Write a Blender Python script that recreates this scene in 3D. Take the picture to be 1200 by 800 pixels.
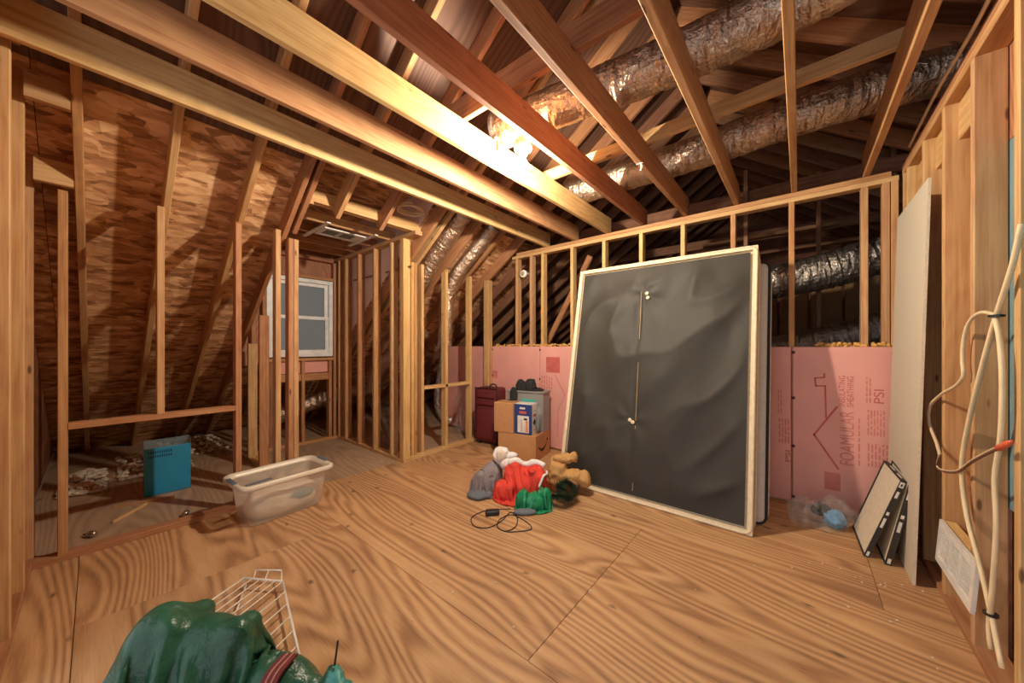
import bpy, bmesh, math, random
import numpy as np
from mathutils import Vector, Matrix, noise, Euler

# ------------------------------------------------------------------ camera
SC = bpy.context.scene
COL = SC.collection
for o in list(bpy.data.objects):
    bpy.data.objects.remove(o)
FPX, CX, CY, H = 405.5, 600.0, 405.0, 1.22
TH = math.atan(337 / 405.5)
cam_d = bpy.data.cameras.new('camera')
cam_d.sensor_width = 36.0
cam_d.lens = 36.0 * FPX / 1200.0
cam_d.shift_y = 5.0 / 1200.0
cam_d.clip_start = 0.02
cam = bpy.data.objects.new('camera', cam_d)
cam.location = (0, 0, H)
cam.rotation_euler = (math.pi / 2, 0, TH)
COL.objects.link(cam)
SC.camera = cam
# ------------------------------------------------------------------ world, exposure
w = bpy.data.worlds.new('world')
SC.world = w
w.use_nodes = True
w.node_tree.nodes['Background'].inputs['Color'].default_value = (0.93, 0.96, 1.0, 1)
w.node_tree.nodes['Background'].inputs['Strength'].default_value = 0.85
SC.view_settings.view_transform = 'Standard'
SC.view_settings.look = 'None'
SC.view_settings.gamma = 1.0
SC.view_settings.use_curve_mapping = False
SC.view_settings.exposure = 0.62
BULB_POWER = 2100.0
BULB_COL = (1.0, 0.875, 0.68)

# ------------------------------------------------------------------ pixel helpers (1200x800 frame)
FW = (-math.sin(TH), math.cos(TH))
RT = (math.cos(TH), math.sin(TH))


def ray(u, v):
    a = (u - CX) / FPX
    return (FW[0] + a * RT[0], FW[1] + a * RT[1], (CY - v) / FPX)


def atz(u, v, z=0.0):
    D = ray(u, v); t = (z - H) / D[2]
    return Vector((D[0] * t, D[1] * t, z))


def atx(u, v, x):
    D = ray(u, v); t = x / D[0]
    return Vector((x, D[1] * t, H + D[2] * t))


def aty(u, v, y):
    D = ray(u, v); t = y / D[1]
    return Vector((D[0] * t, y, H + D[2] * t))


# ------------------------------------------------------------------ materials
def srgb(r, g, b):
    def c(x):
        x /= 255.0
        return x / 12.92 if x <= 0.04045 else ((x + 0.055) / 1.055) ** 2.4
    return (c(r), c(g), c(b), 1.0)


class NT:
    def __init__(s, name):
        s.m = bpy.data.materials.new(name)
        s.m.use_nodes = True
        s.t = s.m.node_tree
        s.b = s.t.nodes['Principled BSDF']
        s.out = s.t.nodes['Material Output']

    def n(s, typ, **kw):
        nd = s.t.nodes.new(typ)
        for k, v in kw.items():
            if k.startswith('i_'):
                key = k[2:].replace('_', ' ')
                s.set(nd.inputs[int(key) if key.isdigit() else key], v)
            else:
                setattr(nd, k, v)
        return nd

    def set(s, sock, v):
        if isinstance(v, bpy.types.NodeSocket):
            s.t.links.new(v, sock)
        else:
            sock.default_value = v

    def coords(s, scale, rand=True):
        tc = s.n('ShaderNodeTexCoord')
        vec = tc.outputs['Object']
        if rand:
            oi = s.n('ShaderNodeObjectInfo')
            mul = s.n('ShaderNodeMath', operation='MULTIPLY', i_0=oi.outputs['Random'], i_1=37.0)
            add = s.n('ShaderNodeVectorMath', operation='ADD', i_0=vec, i_1=mul.outputs[0])
            vec = add.outputs[0]
        mp = s.n('ShaderNodeVectorMath', operation='MULTIPLY', i_0=vec, i_1=scale)
        return mp.outputs[0]

    def noise(s, vec, scale=1.0, detail=4.0, rough=0.55, dist=0.0):
        nd = s.n('ShaderNodeTexNoise', i_Vector=vec, i_Scale=scale, i_Detail=detail, i_Roughness=rough, i_Distortion=dist)
        return nd.outputs['Fac']

    def ramp(s, fac, stops):
        r = s.n('ShaderNodeValToRGB', i_Fac=fac)
        e = r.color_ramp.elements
        while len(e) < len(stops):
            e.new(0.5)
        for el, (p, c) in zip(e, stops):
            el.position = p
            el.color = c if len(c) == 4 else (*c, 1)
        return r.outputs['Color']

    def mix(s, fac, a, b, mode='MIX'):
        nd = s.n('ShaderNodeMix', data_type='RGBA', blend_type=mode)
        s.set(nd.inputs[0], fac); s.set(nd.inputs[6], a); s.set(nd.inputs[7], b)
        return nd.outputs[2]

    def math(s, op, a, b=0.0):
        nd = s.n('ShaderNodeMath', operation=op)
        s.set(nd.inputs[0], a); s.set(nd.inputs[1], b)
        return nd.outputs[0]

    def bump(s, h, strength=0.3, dist=0.01):
        nd = s.n('ShaderNodeBump', i_Height=h, i_Strength=strength, i_Distance=dist)
        s.set(s.b.inputs['Normal'], nd.outputs[0])

    def base(s, c, rough=0.7, spec=0.3, metal=0.0):
        s.set(s.b.inputs['Base Color'], c)
        s.set(s.b.inputs['Roughness'], rough)
        s.set(s.b.inputs['Specular IOR Level'], spec)
        s.set(s.b.inputs['Metallic'], metal)
        return s.m


def lumber_mat(name, light, dark, knot=(70, 38, 22), var=0.22):
    N = NT(name)
    v = N.coords((34, 34, 1.1))
    warp = N.noise(N.coords((3, 3, 0.9)), 1.0, 2.0)
    ring = N.math('ADD', N.math('MULTIPLY', warp, 9.0), N.noise(N.coords((6, 6, 0.25)), 1.0, 1.0))
    wv = N.math('SINE', N.math('MULTIPLY', ring, 9.0))
    fine = N.noise(v, 2.2, 5.0, 0.6)
    f = N.math('ADD', N.math('MULTIPLY', wv, 0.05), fine)
    c = N.ramp(f, [(0.30, srgb(*dark)), (0.62, srgb(*light))])
    vo = N.n('ShaderNodeTexVoronoi', i_Vector=N.coords((11, 11, 3.2)), i_Scale=1.0)
    k = N.ramp(vo.outputs['Distance'], [(0.05, (1, 1, 1)), (0.10, (0, 0, 0))])
    c = N.mix(N.math('MULTIPLY', k, 0.75), c, srgb(*knot))
    st = N.ramp(N.noise(N.coords((5, 5, 1.6)), 1.0, 3.0), [(0.35, (0.86, 0.80, 0.76)), (0.60, (1, 1, 1))])
    c = N.mix(0.7, c, st, 'MULTIPLY')
    oi = N.n('ShaderNodeObjectInfo')
    hs = N.n('ShaderNodeHueSaturation', i_Color=c)
    N.set(hs.inputs['Value'], N.math('ADD', N.math('MULTIPLY', oi.outputs['Random'], var), 1.0 - var * 0.55))
    N.set(hs.inputs['Hue'], N.math('ADD', N.math('MULTIPLY', oi.outputs['Random'], 0.018), 0.491))
    N.bump(fine, 0.25, 0.004)
    return N.base(hs.outputs[0], 0.62, 0.25)


def plywood_mat(name, light, mid, dark, contrast=1.0):
    N = NT(name)
    h = N.noise(N.coords((0.42, 2.3, 1)), 1.0, 1.6, 0.4, 0.2)
    y = N.n('ShaderNodeSeparateXYZ', i_0=N.coords((1, 1, 1))).outputs['Y']
    ph = N.math('ADD', N.math('MULTIPLY', h, 135.0), N.math('MULTIPLY', y, 95.0))
    wv = N.math('MULTIPLY', N.math('ADD', N.math('SINE', ph), 1.0), 0.5)
    fine = N.noise(N.coords((9, 260, 1)), 1.0, 3.0, 0.6)
    med = N.noise(N.coords((2.2, 16, 1)), 1.0, 3.0, 0.6)
    f = N.math('ADD', N.math('MULTIPLY', wv, 0.31), N.math('ADD', N.math('MULTIPLY', fine, 0.38), N.math('MULTIPLY', med, 0.42)))
    c = N.ramp(f, [(0.28, srgb(*dark)), (0.52, srgb(*mid)), (0.78, srgb(*light))])
    big = N.ramp(N.noise(N.coords((0.9, 1.3, 1)), 1.0, 3.0), [(0.32, (0.80, 0.74, 0.74)), (0.62, (1.04, 1, 0.98))])
    c = N.mix(0.7, c, big, 'MULTIPLY')
    # scattered dark splits and stains
    vo = N.n('ShaderNodeTexVoronoi', i_Vector=N.coords((3.4, 6.0, 1)), i_Scale=1.0)
    dst = N.math('ADD', vo.outputs['Distance'], N.math('MULTIPLY', N.noise(N.coords((14, 30, 1)), 1.0, 2.0), 0.35))
    k = N.ramp(dst, [(0.19, (1, 1, 1)), (0.27, (0, 0, 0))])
    c = N.mix(N.math('MULTIPLY', k, 0.75), c, srgb(84, 60, 48))
    N.bump(f, 0.25, 0.003)
    N.base(c, 0.55, 0.35)
    return N.m


def osb_mat(name, tones):
    N = NT(name)
    # strand flakes: stretched voronoi cells, two layers turned against each other
    wv = N.n('ShaderNodeTexNoise', i_Vector=N.coords((5, 5, 5)), i_Scale=1.0, i_Detail=2.0)
    off = N.n('ShaderNodeVectorMath', operation='SCALE', i_0=wv.outputs['Color'], i_Scale=1.1)
    a = N.n('ShaderNodeVectorMath', operation='ADD', i_0=N.coords((30, 9, 30)), i_1=off.outputs[0])
    vo = N.n('ShaderNodeTexVoronoi', i_Vector=a.outputs[0], i_Scale=1.0)
    b = N.n('ShaderNodeVectorMath', operation='ADD', i_0=N.coords((19, 12, 19)), i_1=off.outputs[0])
    vo2 = N.n('ShaderNodeTexVoronoi', i_Vector=b.outputs[0], i_Scale=1.0)
    s1 = N.n('ShaderNodeSeparateXYZ', i_0=vo.outputs['Color']).outputs['X']
    s2 = N.n('ShaderNodeSeparateXYZ', i_0=vo2.outputs['Color']).outputs['Y']
    f = N.math('ADD', N.math('MULTIPLY', s1, 0.6), N.math('MULTIPLY', s2, 0.4))
    f = N.math('ADD', f, N.math('MULTIPLY', N.math('SUBTRACT', N.noise(N.coords((160, 22, 160)), 1.0, 3.0), 0.5), 0.5))
    c = N.ramp(f, [(0.12, srgb(*tones[0])), (0.45, srgb(*tones[1])), (0.62, srgb(*tones[2])), (0.95, srgb(*tones[3]))])
    st = N.ramp(N.noise(N.coords((1.4, 1.4, 1.4)), 1.0, 3.0), [(0.3, (0.82, 0.74, 0.70)), (0.6, (1, 1, 1))])
    c = N.mix(0.8, c, st, 'MULTIPLY')
    N.bump(f, 0.35, 0.006)
    return N.base(c, 0.75, 0.2)


def plain(name, rgb, rough=0.7, spec=0.3, metal=0.0, nscale=0.0, nstr=0.2, var=0.12, ndist=0.01):
    N = NT(name)
    c = srgb(*rgb)
    v = N.coords((1, 1, 1))
    s = nscale if nscale else 12.0
    f = N.noise(v, s, 4.0)
    lo = tuple(x * (1 - var) for x in c[:3]); hi = tuple(min(1, x * (1 + var)) for x in c[:3])
    cc = N.ramp(f, [(0.3, lo), (0.7, hi)])
    if nscale:
        N.bump(f, nstr, ndist)
    return N.base(cc, rough, spec, metal)


def foil_mat(name, tint):
    N = NT(name)
    v = N.coords((1, 1, 1))
    f1 = N.noise(v, 45.0, 3.0, 0.65, 0.6)
    f2 = N.noise(v, 14.0, 2.0)
    N.bump(N.math('ADD', f1, f2), 0.9, 0.012)
    c = N.ramp(N.noise(v, 9.0, 3.0), [(0.3, tuple(x * 0.72 for x in srgb(*tint)[:3])), (0.65, srgb(*tint))])
    return N.base(c, 0.30, 0.5, 0.92)


def clear_mat(name, rgb, alpha, rough=0.25, ns=0.0):
    N = NT(name)
    if ns:
        N.bump(N.noise(N.coords((1, 1, 1)), ns, 3.0), 0.8, 0.01)
    N.base(srgb(*rgb), rough, 0.6)
    N.set(N.b.inputs['Alpha'], alpha)
    return N.m


M = {}
M['tan'] = lumber_mat('lumber_tan', (214, 174, 126), (188, 140, 94))
M['yellow'] = lumber_mat('lumber_yellow', (220, 182, 126), (196, 150, 96))
M['orange'] = lumber_mat('lumber_orange', (198, 149, 105), (168, 117, 79))
M['red'] = lumber_mat('lumber_red', (182, 128, 92), (150, 99, 69))
M['brown'] = lumber_mat('lumber_brown', (168, 124, 94), (132, 92, 68))
M['floor'] = plywood_mat('plywood_floor', (212, 172, 128), (190, 147, 104), (146, 105, 74))
M['floor_grey'] = plywood_mat('plywood_weathered', (188, 162, 136), (176, 150, 125), (158, 132, 110))
M['osb'] = osb_mat('osb_deck', [(146, 102, 70), (204, 154, 110), (222, 174, 128), (250, 212, 166)])
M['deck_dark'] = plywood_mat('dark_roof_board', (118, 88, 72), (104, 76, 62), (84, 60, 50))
M['ply_red'] = plywood_mat('plywood_sheathing', (184, 128, 96), (168, 112, 82), (140, 92, 68))
M['foam'] = plain('pink_foam', (228, 164, 154), 0.55, 0.4, 0, 3.0, 0.1, 0.06)
M['foam_pale'] = plain('pale_foam', (238, 214, 206), 0.6, 0.3, 0, 3.0, 0.1, 0.05)
M['print_red'] = plain('red_print', (200, 104, 98), 0.7, 0.2)
M['print_pale'] = plain('faded_red_print', (212, 130, 122), 0.7, 0.2)
M['foil'] = foil_mat('silver_foil', (226, 204, 182))  # warm tint puts the reflection of the orange wood into the colour
M['foil_dark'] = foil_mat('grey_foil', (176, 168, 160))
M['dust'] = plain('black_dust_cloth', (58, 54, 49), 0.58, 0.28, 0, 90.0, 0.15, 0.10, 0.002)
M['cream'] = plain('cream_ticking', (226, 208, 178), 0.8, 0.2, 0, 30.0, 0.2, 0.10)
M['cream_dark'] = plain('tan_piping', (180, 152, 112), 0.8, 0.2, 0, 30.0, 0.2, 0.12)
M['mattress'] = plain('quilted_mattress', (206, 198, 188), 0.85, 0.2, 0, 40.0, 0.3, 0.06)
M['maroon'] = plain('maroon_nylon', (104, 40, 44), 0.6, 0.35, 0, 60.0, 0.2, 0.12)
M['maroon_dark'] = plain('dark_maroon_trim', (62, 26, 30), 0.6, 0.35)
M['card'] = plain('cardboard', (196, 146, 102), 0.85, 0.15, 0, 20.0, 0.08, 0.06)
M['card_dark'] = plain('cardboard_tape', (178, 128, 86), 0.5, 0.4)
M['ink'] = plain('dark_ink', (48, 42, 40), 0.7, 0.2)
M['blue_print'] = plain('blue_carton', (42, 66, 128), 0.45, 0.4)
M['white_print'] = plain('white_carton', (228, 222, 214), 0.5, 0.4)
M['red_label'] = plain('red_carton_label', (206, 96, 84), 0.5, 0.4)
M['orange_label'] = plain('orange_carton_label', (226, 150, 110), 0.5, 0.4)
M['teal_print'] = plain('teal_rim', (70, 176, 168), 0.4, 0.4)
M['grey_bin'] = clear_mat('grey_translucent_plastic', (152, 150, 146), 0.85, 0.3)
M['black_cloth'] = plain('black_cloth', (48, 47, 49), 0.8, 0.25, 0, 40.0, 0.3)
M['grey_cloth'] = plain('grey_knit', (142, 132, 134), 0.9, 0.15, 0, 120.0, 0.4, 0.14, 0.004)
M['slate_cloth'] = plain('slate_cloth', (112, 116, 124), 0.9, 0.15, 0, 120.0, 0.3, 0.14, 0.004)
M['white_cloth'] = plain('white_plush', (236, 230, 226), 0.95, 0.1, 0, 120.0, 0.4, 0.05, 0.004)
M['red_cloth'] = plain('red_felt', (222, 74, 60), 0.8, 0.2, 0, 80.0, 0.2, 0.08, 0.003)
M['green_cloth'] = plain('green_satin', (20, 132, 88), 0.42, 0.5, 0, 40.0, 0.15, 0.12, 0.003)
M['tan_cloth'] = plain('tan_plush', (196, 152, 98), 0.95, 0.1, 0, 90.0, 0.4, 0.12, 0.004)
M['needle'] = plain('dark_green_needles', (58, 76, 58), 0.7, 0.3)
M['black_plastic'] = plain('black_plastic', (38, 37, 38), 0.4, 0.5)
M['tub'] = clear_mat('frosted_clear_plastic', (232, 222, 208), 0.42, 0.35)
M['tub_rim'] = clear_mat('frosted_rim', (232, 220, 200), 0.92, 0.3)
M['latch'] = plain('grey_blue_latch', (96, 112, 128), 0.4, 0.5)
M['beige_cloth'] = plain('beige_cloth', (222, 206, 186), 0.9, 0.1, 0, 50.0, 0.3, 0.12)
M['teal_cloth'] = plain('teal_cloth', (104, 150, 150), 0.85, 0.2, 0, 50.0, 0.3, 0.1)
M['blue_plastic'] = plain('blue_plastic', (44, 146, 192), 0.28, 0.5, 0, 3.0, 0.05, 0.12)
M['clear_edge'] = clear_mat('smoky_clear_plastic', (150, 170, 176), 0.35, 0.15)
M['slot'] = plain('dark_blue_slot', (14, 60, 84), 0.5, 0.4)
M['insul'] = plain('loose_insulation', (206, 190, 172), 0.95, 0.1, 0, 30.0, 0.5, 0.15)
M['insul_yellow'] = plain('fibreglass_tuft', (212, 164, 96), 0.95, 0.1, 0, 40.0, 0.5, 0.2)
M['kraft'] = plain('kraft_facing', (150, 116, 82), 0.8, 0.2, 0, 8.0, 0.2, 0.12)
M['tarp'] = plain('green_tarp', (40, 84, 62), 0.36, 0.45, 0, 17.0, 0.55, 0.25, 0.02)
M['strap'] = plain('maroon_webbing', (110, 44, 44), 0.7, 0.3, 0, 200.0, 0.2)
M['strap_stripe'] = plain('pale_webbing_stripe', (176, 120, 110), 0.7, 0.3)
M['teal_tarp'] = plain('teal_lining', (70, 140, 132), 0.45, 0.4, 0, 30.0, 0.3)
M['wire_white'] = plain('white_coated_wire', (236, 226, 212), 0.35, 0.5)
M['gypsum'] = plain('gypsum_paper', (206, 196, 178), 0.8, 0.2, 0, 60.0, 0.08, 0.04)
M['gypsum_edge'] = plain('gypsum_core', (222, 208, 182), 0.9, 0.1, 0, 90.0, 0.4, 0.08)
M['filter_card'] = plain('black_filter_frame', (58, 52, 48), 0.6, 0.3)
M['filter_media'] = plain('grey_filter_media', (226, 212, 190), 0.9, 0.1, 0, 30.0, 0.2, 0.08)
M['film'] = clear_mat('clear_film', (230, 226, 222), 0.13, 0.12, 30.0)
M['wrapper_blue'] = plain('blue_wrapper', (92, 152, 196), 0.35, 0.5, 0, 30.0, 0.2, 0.3)
M['vent'] = plain('white_enamel', (232, 228, 222), 0.35, 0.5)
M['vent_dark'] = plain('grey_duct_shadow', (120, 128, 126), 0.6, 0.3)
M['vinyl'] = plain('white_vinyl', (236, 238, 240), 0.35, 0.45)
M['cable'] = plain('white_cable', (232, 208, 168), 0.5, 0.4)
M['copper'] = plain('bare_wire', (112, 74, 56), 0.5, 0.4)
M['connector'] = plain('orange_connector', (226, 104, 72), 0.45, 0.4)
M['porcelain'] = plain('white_porcelain', (240, 238, 232), 0.25, 0.5)
M['steel'] = plain('galvanised_steel', (180, 178, 172), 0.4, 0.5, 0.8)
M['cap'] = plain('steel_cap', (190, 184, 176), 0.25, 0.5, 0.9)
M['blueboard'] = plain('blue_grey_board', (112, 142, 150), 0.6, 0.3, 0, 5.0, 0.1, 0.1)
M['nail'] = plain('dark_washer', (84, 30, 30), 0.5, 0.4)
M['debris'] = plain('pale_debris', (222, 206, 186), 0.9, 0.1)
# window pane: hazy screened glass
N = NT('hazy_window_glass')
N.base(srgb(112, 118, 118), 0.12, 0.6)
N.set(N.b.inputs['Alpha'], 0.78)
M['pane'] = N.m
N = NT('lit_bulb_glass')
N.base((1, 1, 1, 1), 0.3)
N.set(N.b.inputs['Emission Color'], (*BULB_COL, 1))
N.set(N.b.inputs['Emission Strength'], BULB_POWER)
M['bulb'] = N.m


# ------------------------------------------------------------------ mesh helpers
def link(name, me, mat=None, parent=None, mw=None, smooth=False):
    o = bpy.data.objects.new(name, me)
    COL.objects.link(o)
    if mat is not None and me is not None:
        me.materials.append(M[mat] if isinstance(mat, str) else mat)
    if smooth and me is not None:
        for p in me.polygons:
            p.use_smooth = True
    if parent is not None:
        o.parent = parent
    if mw is not None:
        o.matrix_basis = mw
    return o


def pyd(name, vs, fs, mat, parent=None, mw=None, smooth=False):
    me = bpy.data.meshes.new(name)
    me.from_pydata([tuple(v) for v in vs], [], fs)
    me.update()
    return link(name, me, mat, parent, mw, smooth)


def empty(name, loc=(0, 0, 0), rz=0.0, label=None, cat=None, group=None, rot=None):
    o = bpy.data.objects.new(name, None)
    o.empty_display_size = 0.1
    COL.objects.link(o)
    o.location = loc
    o.rotation_euler = rot if rot else (0, 0, rz)
    if label:
        tag(o, label, cat, group)
    return o


def tag(o, label, cat, group=None):
    o['label'] = label
    o['category'] = cat
    if group:
        o['group'] = group
    return o


def struct(name, label=None):
    o = bpy.data.objects.new(name, None)
    COL.objects.link(o)
    o['kind'] = 'structure'
    if label:
        o['label'] = label
    return o


class G:
    """collects shapes into one mesh"""
    def __init__(s):
        s.v = []; s.f = []

    def box(s, x0, x1, y0, y1, z0, z1):
        b = len(s.v)
        s.v += [(x, y, z) for z in (z0, z1) for y in (y0, y1) for x in (x0, x1)]
        s.f += [tuple(b + i for i in q) for q in ((0, 2, 3, 1), (4, 5, 7, 6), (0, 1, 5, 4), (2, 6, 7, 3), (0, 4, 6, 2), (1, 3, 7, 5))]
        return s

    def prism(s, poly, axis, a, b):
        """poly: 2-D points; axis 'x','y','z' extruded from a to b"""
        n = len(poly); k = len(s.v)
        for t in (a, b):
            for p, q in poly:
                s.v.append({'x': (t, p, q), 'y': (p, t, q), 'z': (p, q, t)}[axis])
        s.f.append(tuple(k + i for i in range(n)))
        s.f.append(tuple(k + n + i for i in reversed(range(n))))
        for i in range(n):
            j = (i + 1) % n
            s.f.append((k + j, k + i, k + n + i, k + n + j))
        return s

    def tube(s, pts, r, n=8, rf=None, cap=True):
        k0 = len(s.v)
        pts = [Vector(p) for p in pts]
        up = Vector((0.13, 0.27, 0.95))
        for i, p in enumerate(pts):
            t = (pts[min(i + 1, len(pts) - 1)] - pts[max(i - 1, 0)]).normalized()
            if abs(t.dot(up)) > 0.97:
                up = Vector((0.9, 0.1, 0.2))
            a = t.cross(up).normalized(); b = a.cross(t).normalized()
            up = b
            for j in range(n):
                an = 2 * math.pi * j / n
                rr = rf(i, j, p) if rf else r
                s.v.append(tuple(p + a * (math.cos(an) * rr) + b * (math.sin(an) * rr)))
        for i in range(len(pts) - 1):
            for j in range(n):
                q = (j + 1) % n
                s.f.append((k0 + i * n + j, k0 + i * n + q, k0 + (i + 1) * n + q, k0 + (i + 1) * n + j))
        if cap:
            s.f.append(tuple(k0 + j for j in reversed(range(n))))
            e = k0 + (len(pts) - 1) * n
            s.f.append(tuple(e + j for j in range(n)))
        return s

    def lathe(s, prof, n=20, c=(0, 0, 0)):
        """prof: (radius, z) from bottom to top"""
        k = len(s.v)
        for r, z in prof:
            for j in range(n):
                a = 2 * math.pi * j / n
                s.v.append((c[0] + r * math.cos(a), c[1] + r * math.sin(a), c[2] + z))
        for i in range(len(prof) - 1):
            for j in range(n):
                q = (j + 1) % n
                s.f.append((k + i * n + j, k + i * n + q, k + (i + 1) * n + q, k + (i + 1) * n + j))
        s.f.append(tuple(k + j for j in reversed(range(n))))
        e = k + (len(prof) - 1) * n
        s.f.append(tuple(e + j for j in range(n)))
        return s

    def obj(s, name, mat, parent=None, mw=None, smooth=False, bevel=0.0, seg=2):
        me = bpy.data.meshes.new(name)
        me.from_pydata([tuple(v) for v in s.v], [], s.f)
        if bevel:
            bm = bmesh.new(); bm.from_mesh(me)
            bmesh.ops.recalc_face_normals(bm, faces=bm.faces)
            bmesh.ops.bevel(bm, geom=list(bm.edges), offset=bevel, segments=seg, profile=0.5, affect='EDGES', clamp_overlap=True)
            bm.to_mesh(me); bm.free()
        me.update()
        return link(name, me, mat, parent, mw, smooth)


def spline(pts, step=0.02):
    """Catmull-Rom through the points"""
    P = [Vector(p) for p in pts]
    P = [P[0] * 2 - P[1]] + P + [P[-1] * 2 - P[-2]]
    out = []
    for i in range(1, len(P) - 2):
        p0, p1, p2, p3 = P[i - 1:i + 3]
        n = max(2, int((p2 - p1).length / step))
        for k in range(n):
            t = k / n
            out.append(0.5 * ((2 * p1) + (p2 - p0) * t + (2 * p0 - 5 * p1 + 4 * p2 - p3) * t * t + (3 * p1 - p0 - 3 * p2 + p3) * t ** 3))
    out.append(P[-2])
    return out


def lumber(name, a, b, w, d, mat, parent, side=(1, 0, 0), ch=0.003):
    """a board from a to b; w = size along `side`, d = size across it; local z runs along the grain"""
    a = Vector(a); b = Vector(b)
    z = (b - a); L = z.length; z.normalize()
    x = Vector(side); x = (x - z * x.dot(z)).normalized(); y = z.cross(x)
    hw, hd = w / 2, d / 2
    sec = [(-hw + ch, -hd), (hw - ch, -hd), (hw, -hd + ch), (hw, hd - ch), (hw - ch, hd), (-hw + ch, hd), (-hw, hd - ch), (-hw, -hd + ch)]
    g = G().prism(sec, 'z', -L / 2, L / 2)
    m = Matrix((( x.x, y.x, z.x, (a.x + b.x) / 2), (x.y, y.y, z.y, (a.y + b.y) / 2), (x.z, y.z, z.z, (a.z + b.z) / 2), (0, 0, 0, 1)))
    me = bpy.data.meshes.new(name)
    me.from_pydata(g.v, [], [tuple(reversed(f)) for f in g.f])
    me.update()
    return link(name, me, mat, parent, m)


def blob(ells, nu=56, nv=28, amp=0.02, freq=5.0, seed=0, c=(0, 0, 0.08), ridge=1.0, floor=True, aniso=(1, 1, 1)):
    """folded cloth heap: union of ellipsoids seen from one centre, creased by ridged noise"""
    c = Vector(c); vs = []; fs = []
    sd = Vector((seed * 3.17, seed * 1.91, seed * 2.43))

    def rad(dv):
        best = 0.01
        for e, a in ells:
            o = Vector(((c.x - e[0]) / a[0], (c.y - e[1]) / a[1], (c.z - e[2]) / a[2]))
            q = Vector((dv.x / a[0], dv.y / a[1], dv.z / a[2]))
            A = q.dot(q); B = o.dot(q); Cc = o.dot(o) - 1
            D = B * B - A * Cc
            if D > 0:
                t = (-B + math.sqrt(D)) / A
                if t > best:
                    best = t
        return best
    for i in range(nv + 1):
        ph = math.pi * i / nv
        for j in range(nu):
            th = 2 * math.pi * j / nu
            dv = Vector((math.sin(ph) * math.cos(th), math.sin(ph) * math.sin(th), math.cos(ph)))
            r = rad(dv)
            p = c + dv * r
            q = Vector((p.x * aniso[0], p.y * aniso[1], p.z * aniso[2])) * freq + sd
            q = q + noise.noise_vector(q * 0.5) * 0.7
            n1 = (1 - abs(noise.noise(q))) ** 3 - 0.45
            q2 = q * 2.1 + noise.noise_vector(q * 1.3) * 0.5
            n2 = (1 - abs(noise.noise(q2))) ** 3 - 0.45
            n3 = (1 - abs(noise.noise(q2 * 2.2))) ** 3 - 0.45
            p = p + dv * (amp * (ridge * n1 * 1.7 + n2 * 0.95 + n3 * 0.4))
            if floor and p.z < 0.003:
                p.z = 0.003 + 0.0006 * (i % 3)
            vs.append(p)
    for i in range(nv):
        for j in range(nu):
            q = (j + 1) % nu
            fs.append((i * nu + j, (i + 1) * nu + j, (i + 1) * nu + q, i * nu + q))
    return vs, fs


def blob_obj(name, mat, parent, ells, **kw):
    vs, fs = blob(ells, **kw)
    me = bpy.data.meshes.new(name)
    me.from_pydata([tuple(v) for v in vs], [], fs)
    bm = bmesh.new(); bm.from_mesh(me)
    bmesh.ops.remove_doubles(bm, verts=bm.verts, dist=1e-5)
    bmesh.ops.recalc_face_normals(bm, faces=bm.faces)
    bm.to_mesh(me); bm.free()
    return link(name, me, mat, parent, None, True)


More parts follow.
